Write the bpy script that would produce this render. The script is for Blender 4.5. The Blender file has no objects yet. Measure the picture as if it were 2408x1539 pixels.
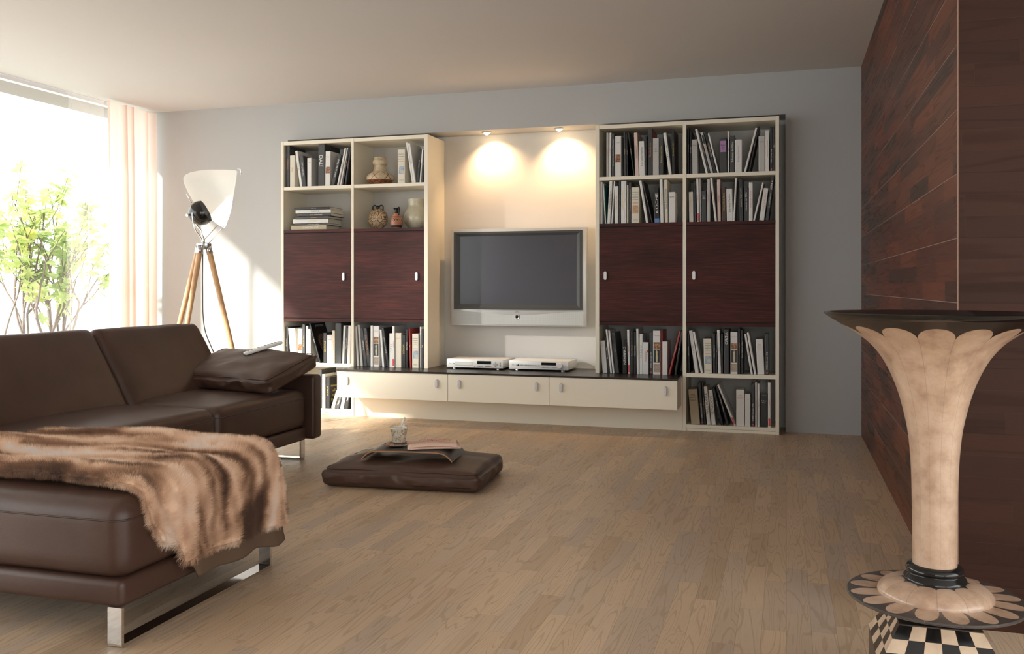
import bpy, bmesh, math, random
from mathutils import Vector, Matrix, noise as mn

# ---------------------------------------------------------------- camera, world, sun, exposure
SC = bpy.context.scene
COL = SC.collection
cam_d = bpy.data.cameras.new('camera'); cam = bpy.data.objects.new('camera', cam_d); COL.objects.link(cam)
cam.location = (0, 0, 1.0073); cam.rotation_euler = (math.pi/2, 0, 0.2930)
cam_d.sensor_width = 36; cam_d.lens = 2138.95*36/2408; cam_d.shift_y = (675.07-769.5)/2408
cam_d.clip_start = 0.02
SC.camera = cam
SC.view_settings.view_transform = 'Standard'; SC.view_settings.look = 'None'
SC.view_settings.gamma = 1; SC.view_settings.use_curve_mapping = False
SC.view_settings.exposure = 0.56
SC.cycles.max_bounces = 10; SC.cycles.diffuse_bounces = 6; SC.cycles.transparent_max_bounces = 16
SC.cycles.sample_clamp_indirect = 6.0
SC.cycles.caustics_reflective = False; SC.cycles.caustics_refractive = False
w = bpy.data.worlds.new('sky'); SC.world = w; w.use_nodes = True
bg = w.node_tree.nodes['Background']; bg.inputs[0].default_value = (0.97, 0.985, 1.0, 1); bg.inputs[1].default_value = 3.6

def light(name, kind, loc, energy, color=(1,1,1), rot=None, aim=None, **k):
    d = bpy.data.lights.new(name, kind); d.energy = energy; d.color = color
    o = bpy.data.objects.new(name, d); COL.objects.link(o); o.location = loc
    if aim is not None:
        o.rotation_euler = (Vector(aim)).to_track_quat('-Z', 'Y').to_euler()
    elif rot: o.rotation_euler = rot
    for a, b in k.items(): setattr(d, a, b)
    return o
light('sun', 'SUN', (-8, -3, 6), 6.0, (1.0, 0.94, 0.83), aim=(1.0, 1.5, -0.86), angle=math.radians(2.0))
po = light('window_portal', 'AREA', (-5.30, 2.04, 1.25), 1, aim=(1, 0, 0), shape='RECTANGLE', size=9.0, size_y=2.5)
po.data.cycles.is_portal = True
po = light('window_portal', 'AREA', (3.31, .25, 1.25), 1, aim=(-1, 0, 0), shape='RECTANGLE', size=4.4, size_y=2.3)
po.data.cycles.is_portal = True
po = light('window_portal', 'AREA', (1.35, -2.52, 1.25), 1, aim=(0, 1, 0), shape='RECTANGLE', size=3.2, size_y=2.3)  # portal of the added fill window behind the camera
po.data.cycles.is_portal = True

# ---------------------------------------------------------------- helpers
def mesh(name, verts, faces, mat, parent=None, smooth=False, loc=None, autos=None):
    me = bpy.data.meshes.new(name); me.from_pydata([tuple(v) for v in verts], [], faces)
    if mat: me.materials.append(mat)
    me.update()
    bm = bmesh.new(); bm.from_mesh(me); bmesh.ops.recalc_face_normals(bm, faces=bm.faces[:]); bm.to_mesh(me); bm.free()
    o = bpy.data.objects.new(name, me); COL.objects.link(o)
    if parent: o.parent = parent
    if loc: o.location = loc
    if smooth:
        for p in me.polygons: p.use_smooth = True
    if autos is not None:
        me.shade_smooth() if hasattr(me, 'shade_smooth') else None
        for p in me.polygons: p.use_smooth = True
        try: me.set_sharp_from_angle(angle=math.radians(autos))
        except Exception: pass
    return o
def empty(name, loc=(0,0,0), rotz=0, label=None, cat=None, group=None):
    o = bpy.data.objects.new(name, None); COL.objects.link(o); o.location = loc; o.rotation_euler[2] = rotz
    o.empty_display_size = .05
    tag(o, label, cat, group); return o
def tag(o, label=None, cat=None, group=None, kind=None):
    if label: o['label'] = label
    if cat: o['category'] = cat
    if group: o['group'] = group
    if kind: o['kind'] = kind
    return o
def box_bm(bm, x0, x1, y0, y1, z0, z1, bev=0.0, seg=1):
    vs = [bm.verts.new(p) for p in ((x0,y0,z0),(x1,y0,z0),(x1,y1,z0),(x0,y1,z0),(x0,y0,z1),(x1,y0,z1),(x1,y1,z1),(x0,y1,z1))]
    fs = [bm.faces.new([vs[i] for i in f]) for f in ((0,3,2,1),(4,5,6,7),(0,1,5,4),(1,2,6,5),(2,3,7,6),(3,0,4,7))]
    if bev:
        es = set(e for f in fs for e in f.edges)
        bmesh.ops.bevel(bm, geom=list(es), offset=bev, segments=seg, affect='EDGES', profile=0.5)
def boxes(name, lst, mat, parent=None, bev=0.0, seg=1, autos=None, loc=None):
    bm = bmesh.new()
    for b in lst: box_bm(bm, *b, bev=bev, seg=seg)
    me = bpy.data.meshes.new(name); bm.to_mesh(me); bm.free(); me.materials.append(mat)
    o = bpy.data.objects.new(name, me); COL.objects.link(o)
    if parent: o.parent = parent
    if loc: o.location = loc
    if autos:
        for p in me.polygons: p.use_smooth = True
        me.set_sharp_from_angle(angle=math.radians(autos))
    return o
def box(name, x0, x1, y0, y1, z0, z1, mat, parent=None, bev=0.0, seg=1, autos=None, loc=None):
    return boxes(name, [(x0,x1,y0,y1,z0,z1)], mat, parent, bev, seg, autos, loc)
def lathe_vf(prof, n=48, flat=1.0):
    vs, fs = [], []
    for r, z in prof:
        for i in range(n):
            a = 2*math.pi*i/n; vs.append((r*math.cos(a), r*math.sin(a)*flat, z))
    for j in range(len(prof)-1):
        for i in range(n):
            k = (i+1) % n; fs.append((j*n+i, j*n+k, (j+1)*n+k, (j+1)*n+i))
    fs.append(tuple(range(n-1, -1, -1))); fs.append(tuple((len(prof)-1)*n+i for i in range(n)))
    return vs, fs
def lathe(name, prof, mat, parent=None, n=48, loc=None, flat=1.0, autos=40):
    v, f = lathe_vf(prof, n, flat); return mesh(name, v, f, mat, parent, loc=loc, autos=autos)
def spline(pts, k=6):
    P = [Vector(p) for p in pts]; out = []
    for i in range(len(P)-1):
        p0 = P[max(i-1,0)]; p1 = P[i]; p2 = P[i+1]; p3 = P[min(i+2,len(P)-1)]
        for j in range(k):
            t = j/k
            out.append(.5*((2*p1)+(p2-p0)*t+(2*p0-5*p1+4*p2-p3)*t*t+(3*p1-p0-3*p2+p3)*t**3))
    out.append(P[-1]); return out
def tube_vf(pts, rad, n=8, closed=False, vs=None, fs=None):
    vs = [] if vs is None else vs; fs = [] if fs is None else fs
    P = [Vector(p) for p in pts]; m = len(P); b0 = len(vs); prev = None
    for i, p in enumerate(P):
        if closed: t = P[(i+1) % m]-P[i-1]
        else: t = P[min(i+1,m-1)]-P[max(i-1,0)]
        t.normalize()
        if prev is None:
            u = t.orthogonal().normalized()
        else:
            u = (prev - t*prev.dot(t)); u = u.normalized() if u.length > 1e-6 else t.orthogonal().normalized()
        prev = u; v = t.cross(u)
        r = rad[i] if isinstance(rad, (list, tuple)) else rad
        for k in range(n):
            a = 2*math.pi*k/n; vs.append(p+u*(r*math.cos(a))+v*(r*math.sin(a)))
    L = m if closed else m-1
    for i in range(L):
        j = (i+1) % m
        for k in range(n):
            q = (k+1) % n; fs.append((b0+i*n+k, b0+i*n+q, b0+j*n+q, b0+j*n+k))
    if not closed:
        fs.append(tuple(b0+k for k in range(n-1,-1,-1))); fs.append(tuple(b0+(m-1)*n+k for k in range(n)))
    return vs, fs
def tube(name, pts, rad, mat, parent=None, n=8, closed=False):
    v, f = tube_vf(pts, rad, n, closed); return mesh(name, v, f, mat, parent, smooth=True)
def soft_vf(L, r, nx=10, ny=10, nz=6, fn=None):
    """rounded box from 0..L with corner radius r, then every vertex passed through fn(p, unit)"""
    def ticks(l, n):
        a = [0, .12*r, .35*r, .65*r, r]; b = [l-x for x in reversed(a)]
        mid = [r+(l-2*r)*(i+1)/(n+1) for i in range(n)]
        return a+mid+b
    T = [ticks(L[0],nx), ticks(L[1],ny), ticks(L[2],nz)]
    N = [len(t) for t in T]; idx = {}; vs = []; fs = []
    def V(i, j, k):
        if (i,j,k) in idx: return idx[(i,j,k)]
        p = Vector((T[0][i], T[1][j], T[2][k])); q = Vector([min(max(p[a], r), L[a]-r) for a in range(3)])
        d = p-q; m = max(abs(c) for c in d)
        if d.length > 1e-9: d = d/d.length*m
        p = q+d; u = Vector((p[0]/L[0], p[1]/L[1], p[2]/L[2]))
        if fn: p = fn(p, u)
        idx[(i,j,k)] = len(vs); vs.append(p); return idx[(i,j,k)]
    for a in range(3):
        b, c = (a+1) % 3, (a+2) % 3
        for side in (0, N[a]-1):
            for j in range(N[b]-1):
                for k in range(N[c]-1):
                    q = []
                    for dj, dk in ((0,0),(1,0),(1,1),(0,1)):
                        t = [0,0,0]; t[a] = side; t[b] = j+dj; t[c] = k+dk; q.append(V(*t))
                    fs.append(tuple(q))
    return vs, fs
def soft(name, L, r, mat, parent=None, fn=None, loc=None, nx=10, ny=10, nz=6):
    v, f = soft_vf(L, r, nx, ny, nz, fn); return mesh(name, v, f, mat, parent, smooth=True, loc=loc)
def rrect(x0, x1, y0, y1, r, z, n=5):
    out = []
    for cx, cy, a0 in ((x1-r,y1-r,0),(x0+r,y1-r,90),(x0+r,y0+r,180),(x1-r,y0+r,270)):
        for i in range(n+1):
            a = math.radians(a0+90*i/n); out.append((cx+r*math.cos(a), cy+r*math.sin(a), z))
    return out

# ---------------------------------------------------------------- materials
def newmat(name):
    m = bpy.data.materials.new(name); m.use_nodes = True
    return m, m.node_tree.nodes, m.node_tree.links, m.node_tree.nodes['Principled BSDF']
def M(name, c, rough=.5, metal=0, spec=.5, bump=0, bscale=50, coat=0, emit=None, est=0, var=0, vscale=5, trans=0, alpha=1):
    m, N, Lk, b = newmat(name)
    b.inputs['Base Color'].default_value = (*c, 1); b.inputs['Roughness'].default_value = rough
    b.inputs['Metallic'].default_value = metal; b.inputs['Specular IOR Level'].default_value = spec
    b.inputs['Coat Weight'].default_value = coat; b.inputs['Transmission Weight'].default_value = trans
    b.inputs['Alpha'].default_value = alpha
    if emit: b.inputs['Emission Color'].default_value = (*emit, 1); b.inputs['Emission Strength'].default_value = est
    if bump or var:
        tc = N.new('ShaderNodeTexCoord'); nz = N.new('ShaderNodeTexNoise'); nz.inputs['Scale'].default_value = bscale
        nz.inputs['Detail'].default_value = 4; Lk.new(tc.outputs['Object'], nz.inputs['Vector'])
        if bump:
            bp = N.new('ShaderNodeBump'); bp.inputs['Strength'].default_value = bump; bp.inputs['Distance'].default_value = .004
            Lk.new(nz.outputs['Fac'], bp.inputs['Height']); Lk.new(bp.outputs[0], b.inputs['Normal'])
        if var:
            n2 = N.new('ShaderNodeTexNoise'); n2.inputs['Scale'].default_value = vscale; n2.inputs['Detail'].default_value = 5
            Lk.new(tc.outputs['Object'], n2.inputs['Vector'])
            r = N.new('ShaderNodeValToRGB'); r.color_ramp.elements[0].position = .3; r.color_ramp.elements[1].position = .7
            r.color_ramp.elements[0].color = (*[x*(1-var) for x in c], 1); r.color_ramp.elements[1].color = (*[min(1, x*(1+var)) for x in c], 1)
            Lk.new(n2.outputs['Fac'], r.inputs[0]); Lk.new(r.outputs[0], b.inputs['Base Color'])
    return m
class G:
    """tiny node-graph writer"""
    def __init__(s, m): s.N = m.node_tree.nodes; s.L = m.node_tree.links
    def put(s, sock, v):
        if isinstance(v, bpy.types.NodeSocket): s.L.new(v, sock)
        else: sock.default_value = v
    def math(s, op, a, b=None, c=None):
        n = s.N.new('ShaderNodeMath'); n.operation = op; s.put(n.inputs[0], a)
        if b is not None: s.put(n.inputs[1], b)
        if c is not None: s.put(n.inputs[2], c)
        return n.outputs[0]
    def xyz(s, sock):
        n = s.N.new('ShaderNodeSeparateXYZ'); s.L.new(sock, n.inputs[0]); return n.outputs
    def comb(s, x, y, z):
        n = s.N.new('ShaderNodeCombineXYZ'); s.put(n.inputs[0], x); s.put(n.inputs[1], y); s.put(n.inputs[2], z); return n.outputs[0]
    def white(s, v):
        n = s.N.new('ShaderNodeTexWhiteNoise'); n.noise_dimensions = '3D'; s.L.new(v, n.inputs['Vector']); return n.outputs['Value']
    def noise(s, v, scale=1, detail=3, rough=.5, dist=0):
        n = s.N.new('ShaderNodeTexNoise'); s.L.new(v, n.inputs['Vector']); n.inputs['Scale'].default_value = scale
        n.inputs['Detail'].default_value = detail; n.inputs['Roughness'].default_value = rough; n.inputs['Distortion'].default_value = dist
        return n.outputs['Fac']
    def ramp(s, f, stops):
        n = s.N.new('ShaderNodeValToRGB'); e = n.color_ramp.elements
        while len(e) < len(stops): e.new(.5)
        for q, (p, c) in zip(e, stops): q.position = p; q.color = (*c, 1)
        s.put(n.inputs[0], f); return n.outputs[0]
    def mix(s, f, a, b, mode='MIX'):
        n = s.N.new('ShaderNodeMix'); n.data_type = 'RGBA'; n.blend_type = mode
        s.put(n.inputs[0], f)
        for sock, v in ((n.inputs[6], a), (n.inputs[7], b)):
            if isinstance(v, bpy.types.NodeSocket): s.L.new(v, sock)
            else: sock.default_value = (*v, 1)
        return n.outputs[2]
    def obj(s):
        return s.N.new('ShaderNodeTexCoord').outputs['Object']
    def smooth(s, v, lo, hi, a=0., b=1.):
        n = s.N.new('ShaderNodeMapRange'); n.interpolation_type = 'SMOOTHSTEP'; s.put(n.inputs[0], v)
        for i, x in enumerate((lo, hi, a, b)): n.inputs[i+1].default_value = x
        return n.outputs[0]
def planks(name, along, across, row, length, stops, ring, ringcol, ringamt, rough, groove=None, board=None, coat=0, freq=26, spec=.5, bumps=.15):
    m, N, Lk, b = newmat(name); g = G(m); o = g.xyz(g.obj()); u = o[along]; v = o[across]
    r = g.math('FLOOR', g.math('DIVIDE', v, row))
    off = g.white(g.comb(r, 3.1, 0.7))
    lu = g.math('ADD', g.math('DIVIDE', u, length), g.math('MULTIPLY', off, 7.0))
    c = g.math('FLOOR', lu)
    rnd = g.white(g.comb(r, c, 1.3)); rnd2 = g.white(g.comb(r, c, 8.3))
    base = g.ramp(rnd, stops)
    vec = g.comb(g.math('MULTIPLY', u, ring[0]), g.math('MULTIPLY', v, ring[1]), g.math('MULTIPLY', rnd2, 60))
    n1 = g.noise(vec, 1, 1.5, .4)
    s1 = g.math('SINE', g.math('MULTIPLY', n1, g.math('ADD', freq, g.math('MULTIPLY', rnd2, freq*2.2))))
    lines = g.smooth(s1, .60, .98)
    fine = g.noise(g.comb(g.math('MULTIPLY', u, 9), g.math('MULTIPLY', v, 420), g.math('MULTIPLY', rnd, 40)), 1, 3, .6)
    pores = g.smooth(fine, .5, .72)
    amt = g.math('MULTIPLY', g.math('ADD', g.math('MULTIPLY', lines, .75), g.math('MULTIPLY', pores, .65)), ringamt)
    col = g.mix(amt, base, ringcol)
    fv = g.math('FRACT', g.math('DIVIDE', v, row)); fu = g.math('FRACT', lu)
    ev = g.math('MINIMUM', fv, g.math('SUBTRACT', 1.0, fv)); eu = g.math('MINIMUM', fu, g.math('SUBTRACT', 1.0, fu))
    sv = g.smooth(g.math('MULTIPLY', ev, row), .0003, .0011, 1, 0); su = g.smooth(g.math('MULTIPLY', eu, length), .0003, .0011, 1, 0)
    seam = g.math('MAXIMUM', sv, su)
    col = g.mix(g.math('MULTIPLY', seam, .35), col, (.05,.03,.02))
    if board:
        fb = g.math('FRACT', g.math('DIVIDE', v, board)); eb = g.math('MINIMUM', fb, g.math('SUBTRACT', 1.0, fb))
        sb = g.smooth(g.math('MULTIPLY', eb, board), .0006, .0018, 1, 0)
        col = g.mix(sb, col, groove)
    Lk.new(col, b.inputs['Base Color'])
    Lk.new(g.math('ADD', rough, g.math('MULTIPLY', lines, .08)), b.inputs['Roughness'])
    b.inputs['Coat Weight'].default_value = coat; b.inputs['Coat Roughness'].default_value = .35
    b.inputs['Specular IOR Level'].default_value = spec
    bp = N.new('ShaderNodeBump'); bp.inputs['Strength'].default_value = bumps; bp.inputs['Distance'].default_value = .002
    hh = g.math('SUBTRACT', g.math('MULTIPLY', amt, -.6), g.math('MULTIPLY', seam, 1.0))
    Lk.new(hh, bp.inputs['Height']); Lk.new(bp.outputs[0], b.inputs['Normal'])
    return m
OAK = [(0,(.450,.322,.210)),(.2,(.580,.425,.280)),(.4,(.465,.362,.275)),(.6,(.540,.395,.262)),(.8,(.620,.455,.302)),(1,(.490,.382,.288))]
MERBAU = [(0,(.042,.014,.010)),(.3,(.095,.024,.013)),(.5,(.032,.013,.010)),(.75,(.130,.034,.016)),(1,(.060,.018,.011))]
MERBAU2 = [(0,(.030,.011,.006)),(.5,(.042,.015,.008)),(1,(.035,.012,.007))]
m_floor = planks('oak_parquet', 1, 0, .070, .46, OAK, (1.7, 17.0), (.290,.185,.100), .45, .40, coat=.12, freq=34)
m_wallside = planks('merbau_side', 1, 2, .0640, .50, MERBAU, (1.2, 24.0), (.016,.006,.005), .30, .42, (.24,.17,.14), .192, freq=13, spec=.35)
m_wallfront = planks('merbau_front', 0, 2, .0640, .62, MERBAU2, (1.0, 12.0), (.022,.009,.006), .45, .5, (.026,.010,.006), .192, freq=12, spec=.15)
def leather(name, c, c2):
    m, N, Lk, b = newmat(name); g = G(m); o = g.obj()
    n1 = g.noise(o, 6, 3); Lk.new(g.ramp(n1, [(.3, c), (.7, c2)]), b.inputs['Base Color'])
    v = N.new('ShaderNodeTexVoronoi'); v.inputs['Scale'].default_value = 260; Lk.new(o, v.inputs['Vector'])
    n2 = g.noise(o, 900, 2)
    h = g.math('ADD', g.math('MULTIPLY', v.outputs['Distance'], .8), g.math('MULTIPLY', n2, .5))
    bp = N.new('ShaderNodeBump'); bp.inputs['Strength'].default_value = .16; bp.inputs['Distance'].default_value = .001
    Lk.new(h, bp.inputs['Height']); Lk.new(bp.outputs[0], b.inputs['Normal'])
    b.inputs['Roughness'].default_value = .42; b.inputs['Specular IOR Level'].default_value = .42
    return m
m_leather = leather('brown_leather', (.052,.025,.017), (.066,.033,.023))
m_cushleather = leather('brown_soft_leather', (.062,.032,.022), (.080,.044,.031))
m_pipe = M('leather_piping', (.045,.023,.016), .45)
m_chrome = M('chrome', (.82,.82,.82), .08, 1)
m_steel = M('brushed_steel', (.55,.55,.55), .28, 1)
m_handle = M('satin_aluminium', (.72,.72,.74), .35, metal=.35)
m_cream = M('cream_lacquer', (.85,.795,.665), .38, bump=.03, bscale=200)
def wenge(name, dirax):
    m, N, Lk, b = newmat(name); g = G(m); o = g.xyz(g.obj())
    sc = [90, 90, 90]; sc[dirax] = 5
    v = g.comb(g.math('MULTIPLY', o[0], sc[0]), g.math('MULTIPLY', o[1], 2.0), g.math('MULTIPLY', o[2], sc[2]))
    n = g.noise(v, 1, 5, .65); big = g.noise(g.comb(g.math('MULTIPLY', o[0], 1.2), 0.0, g.math('MULTIPLY', o[2], 7)), 1, 3)
    f = g.math('ADD', g.math('MULTIPLY', n, .6), g.math('MULTIPLY', big, .4))
    Lk.new(g.ramp(f, [(.32, (.020,.008,.007)), (.5, (.056,.014,.012)), (.68, (.120,.028,.022))]), b.inputs['Base Color'])
    b.inputs['Roughness'].default_value = .5; b.inputs['Specular IOR Level'].default_value = .22
    return m
m_wenge = wenge('dark_wood_veneer', 0)
m_top = M('dark_bench_top', (.022,.017,.015), .30, var=.4, vscale=8)
m_wall = M('white_wall_paint', (.460,.468,.470), .85, bump=.05, bscale=180)
m_ceil = M('ceiling_paint', (.63,.620,.620), .9, bump=.05, bscale=120)
m_niche = M('niche_wall_paint', (.62,.605,.58), .8, bump=.05, bscale=180)
m_black = M('black_gloss', (.008,.008,.008), .12)
m_blackm = M('black_matte', (.012,.011,.011), .5)
m_white = M('white_plastic', (.80,.80,.78), .3)

# ---------------------------------------------------------------- the setting
H = 2.5; XL = -5.215; XR = .4853; YB = 6.574; YR = 6.80; YF = 2.955; XE = 3.2; YN = -2.4
def struct(name, lst, mat):
    return tag(boxes(name, lst, mat), kind='structure')
struct('floor', [(XL-.02, XE+.1, YN-.1, YR+.2, -.05, 0)], m_floor)
struct('ceiling', [(XL-.02, XE+.1, YN-.1, YR+.2, H, H+.1)], m_ceil)
RX0, RX1, RZ = -3.892, -.006, 2.203
struct('wall_back', [(XL-.02, RX0, YB, YR, 0, H), (RX1, XR+.1, YB, YR, 0, H), (RX0, RX1, YB, YR, RZ, H)], m_wall)
struct('wall_niche', [(XL-.02, XR+.1, YR, YR+.08, 0, H)], m_niche)
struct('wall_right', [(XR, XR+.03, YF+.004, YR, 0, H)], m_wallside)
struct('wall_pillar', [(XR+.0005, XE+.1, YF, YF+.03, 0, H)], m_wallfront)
tag(box('trim_1', XR-.0015, XR+.0015, YF-.0015, YF+.0025, 0, H, M('corner_edge_strip', (.22,.12,.08), .5)), kind='structure')
m_far = M('dark_unseen_wall', (.34,.31,.28), .85)  # unseen walls, toned dark to cut the fill light on near faces
struct('wall_east', [(XE, XE+.1, YN-.1, -1.9, 0, H), (XE, XE+.1, 2.4, YF, 0, H), (XE, XE+.1, -1.9, 2.4, 2.35, H), (XE, XE+.1, -1.9, 2.4, 0, .12)], m_far)
struct('wall_front', [(XL-.02, -.2, YN-.1, YN, 0, H), (2.9, XE+.1, YN-.1, YN, 0, H), (-.2, 2.9, YN-.1, YN, 2.35, H), (-.2, 2.9, YN-.1, YN, 0, .12)], m_far)  # opening made for the added fill window
# window wall on the left: slim frames, glass and what lies outside
m_frame = M('white_window_frame', (.80,.80,.80), .4)
def glassmat():
    m, N, Lk, b = newmat('window_glass'); N.remove(b)
    t = N.new('ShaderNodeBsdfTransparent'); t.inputs[0].default_value = (.97,.98,.97,1)
    gl = N.new('ShaderNodeBsdfGlossy'); gl.inputs['Roughness'].default_value = .01
    mx = N.new('ShaderNodeMixShader'); mx.inputs[0].default_value = .05
    Lk.new(t.outputs[0], mx.inputs[1]); Lk.new(gl.outputs[0], mx.inputs[2]); Lk.new(mx.outputs[0], N['Material Output'].inputs[0])
    return m
m_glass = glassmat()
ys = [YN, -.2, 2.4, 5.00, YB]
win = tag(bpy.data.objects.new('window_1', None), kind='structure'); COL.objects.link(win)
fr = [(XL-.09, XL-.04, YN, YR, 0, .05), (XL-.09, XL-.04, YN, YR, H-.03, H)]
for y in ys[:-1]: fr.append((XL-.085, XL-.045, y-.012, y+.012, .05, H-.03))
fr.append((XL-.09, XL-.04, YR-.05, YR, 0, H))
boxes('window_frame', fr, m_frame, win)
for i in range(4):
    y0 = ys[i]+.012; y1 = (ys[i+1]-.012) if i < 3 else YR-.05
    box('glass_pane', XL-.068, XL-.062, y0, y1, .05, H-.03, m_glass, win)
win2 = tag(bpy.data.objects.new('window_2', None), kind='structure'); COL.objects.link(win2)
boxes('window_frame', [(XE+.03, XE+.08, -1.9, 2.4, .12, .17), (XE+.03, XE+.08, -1.9, 2.4, 2.30, 2.35)]+[(XE+.03, XE+.08, y-.025, y+.025, .17, 2.30) for y in (-1.875, .25, 2.375)], m_frame, win2)
for y0, y1 in ((-1.85, .225), (.275, 2.35)): box('glass_pane', XE+.052, XE+.058, y0, y1, .17, 2.30, m_glass, win2)
fill_win = tag(bpy.data.objects.new('added_fill_window', None), kind='structure'); COL.objects.link(fill_win)  # unseen window, added behind the camera to bring in more frontal light
boxes('window_frame', [(-.2, 2.9, YN-.08, YN-.03, .12, .17), (-.2, 2.9, YN-.08, YN-.03, 2.30, 2.35)]+[(x-.025, x+.025, YN-.08, YN-.03, .17, 2.30) for x in (-.175, 1.35, 2.875)], m_frame, fill_win)
for x0, x1 in ((-.15, 1.325), (1.375, 2.85)): box('glass_pane', x0, x1, YN-.058, YN-.052, .17, 2.30, m_glass, fill_win)
tag(box('roof_overhang', -5.76, XL-.10, YN-.5, 9.5, 2.50, 2.62, M('overhang_render', (.30,.27,.26), .9)), kind='structure')
tag(box('ground_terrace', -16, XL-.021, -8, 18, -.12, -.03, M('pale_terrace_stone', (.50,.49,.47), .8, var=.06, vscale=2)), kind='structure')

# curtains
def cloth(name, col, tr, alpha):
    m, N, Lk, b = newmat(name); N.remove(b)
    d = N.new('ShaderNodeBsdfDiffuse'); d.inputs[0].default_value = (*col, 1)
    t = N.new('ShaderNodeBsdfTranslucent'); t.inputs[0].default_value = (*tr, 1)
    mx = N.new('ShaderNodeMixShader'); mx.inputs[0].default_value = .55
    Lk.new(d.outputs[0], mx.inputs[1]); Lk.new(t.outputs[0], mx.inputs[2]); out = mx.outputs[0]
    if alpha < 1:
        tp = N.new('ShaderNodeBsdfTransparent'); m2 = N.new('ShaderNodeMixShader'); m2.inputs[0].default_value = alpha
        Lk.new(tp.outputs[0], m2.inputs[1]); Lk.new(out, m2.inputs[2]); out = m2.outputs[0]
    Lk.new(out, N['Material Output'].inputs[0]); return m
def curtain(name, y0, y1, folds, amp, mat, x, seed, label):
    rnd = random.Random(seed); ph = [rnd.uniform(0, 6.28) for _ in range(6)]
    ny, nz = 220, 30; vs = []; fs = []
    for k in range(nz+1):
        tz = k/nz; z = .02+tz*2.462
        for j in range(ny+1):
            t = j/ny
            q = t*folds*2*math.pi + .5*math.sin(t*9+ph[0])+.25*math.sin(tz*3+ph[1]+t*7)
            a = amp*(.55+.45*math.sin(t*13+ph[2]))*(1.0-.35*tz*tz)
            yy = y0+(y1-y0)*t + .012*math.sin(q*1.0+1.2) + (.02*math.sin(tz*2.6+ph[3])*(1-t) - .012*(1-tz)*(1-t))
            vs.append((x+a*math.sin(q), yy, z))
    W = ny+1
    for k in range(nz):
        for j in range(ny): fs.append((k*W+j, k*W+j+1, (k+1)*W+j+1, (k+1)*W+j))
    o = mesh(name, vs, fs, mat, smooth=True)
    tag(o, label, 'curtain'); return o
curtain('curtain', 5.95, 6.53, 6.5, .042, cloth('peach_curtain_cloth', (.92,.79,.72), (.90,.71,.64), 1), XL+.075, 4, 'heavier peach white curtain gathered in folds beside the grey wall corner')
curtain('sheer_curtain', 5.53, 5.93, 4, .018, cloth('sheer_cloth', (.93,.88,.85), (.95,.86,.80), .20), XL+.07, 9, 'thin see-through curtain panel hanging left of the peach curtain')
# ---------------------------------------------------------------- fig tree outside
def fig_tree():
    rnd = random.Random(11); root = empty('fig_tree', (-6.2, 6.42, -.03), label='leafy fig tree with grey branches outside behind the sofa', cat='tree')
    m_bark = M('fig_bark', (.20,.155,.14), .8, bump=.3, bscale=40)
    m, N, Lk, b = newmat('fig_leaf'); N.remove(b); g = G(m)
    nz = g.noise(g.obj(), 3.5, 2); c = g.ramp(nz, [(.35, (.34,.44,.18)), (.52, (.50,.60,.26)), (.68, (.84,.84,.36))])
    d = N.new('ShaderNodeBsdfDiffuse'); t = N.new('ShaderNodeBsdfTranslucent'); mx = N.new('ShaderNodeMixShader'); mx.inputs[0].default_value = .5
    Lk.new(c, d.inputs[0]); Lk.new(c, t.inputs[0]); Lk.new(d.outputs[0], mx.inputs[1]); Lk.new(t.outputs[0], mx.inputs[2]); Lk.new(mx.outputs[0], N['Material Output'].inputs[0])
    tv, tf = [], []; lv, lf = [], []
    out = [(0,0),(.10,.10),(.34,.12),(.42,.22),(.30,.34),(.20,.38),(.34,.52),(.36,.68),(.24,.70),(.12,.60),(.10,.78),(0,1.0)]
    out = out+[(-x,y) for x, y in reversed(out[1:-1])]
    def leaf(p, d, s):
        d = d.normalized(); side = d.cross(Vector((rnd.uniform(-.6,.6), rnd.uniform(-.6,.6), 1))).normalized(); nrm = side.cross(d)
        b0 = len(lv); c0 = p+d*s*.42-nrm*s*.04
        for x, y in out:
            lv.append(p+side*(x*s)+d*(y*s)+nrm*(s*(.12*abs(x)-.10*y*y)))
        lv.append(c0); n = len(out)
        for i in range(n): lf.append((b0+i, b0+(i+1) % n, b0+n))
    def grow(p, d, L, r, depth):
        pts = [p.copy()]; n = 6
        for i in range(n):
            d = (d+Vector((rnd.uniform(-.16,.16), rnd.uniform(-.16,.16), rnd.uniform(-.02,.14)))).normalized()
            p = p+d*(L/n); pts.append(p.copy())
        rad = [r*(1-.45*i/n) for i in range(n+1)]
        tube_vf(pts, rad, 6, vs=tv, fs=tf)
        if depth <= 1:
            for q in pts[2:]:
                if q.z > .78:
                    for _ in range(2 if depth else 3):
                        if rnd.random() < .48: leaf(q, Vector((rnd.uniform(-1,1), rnd.uniform(-1,1), rnd.uniform(-.7,.5))), rnd.uniform(.08,.15))
        if depth > 0:
            for k in range(2 if depth < 3 else 3):
                q = pts[rnd.choice([3,4,5,6])]
                nd = (d+Vector((rnd.uniform(-.7,.7), rnd.uniform(-.9,.9), rnd.uniform(-.1,.5)))).normalized()
                grow(q, nd, L*rnd.uniform(.6,.8), r*.6, depth-1)
    for k, (dy, lean) in enumerate(((-.55,-.28),(-.22,-.1),(.05,.0),(.12,.22),(.30,.42),(-.4,.1),(.2,-.2))):
        grow(Vector((rnd.uniform(-.15,.15), dy*.6, 0)), Vector((rnd.uniform(-.1,.1), lean, 1)), rnd.uniform(.78,.97), (.017 if k != 2 else .028), 3)
    mesh('branches', tv, tf, m_bark, root, smooth=True); mesh('foliage', lv, lf, m, root)
fig_tree()

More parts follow.
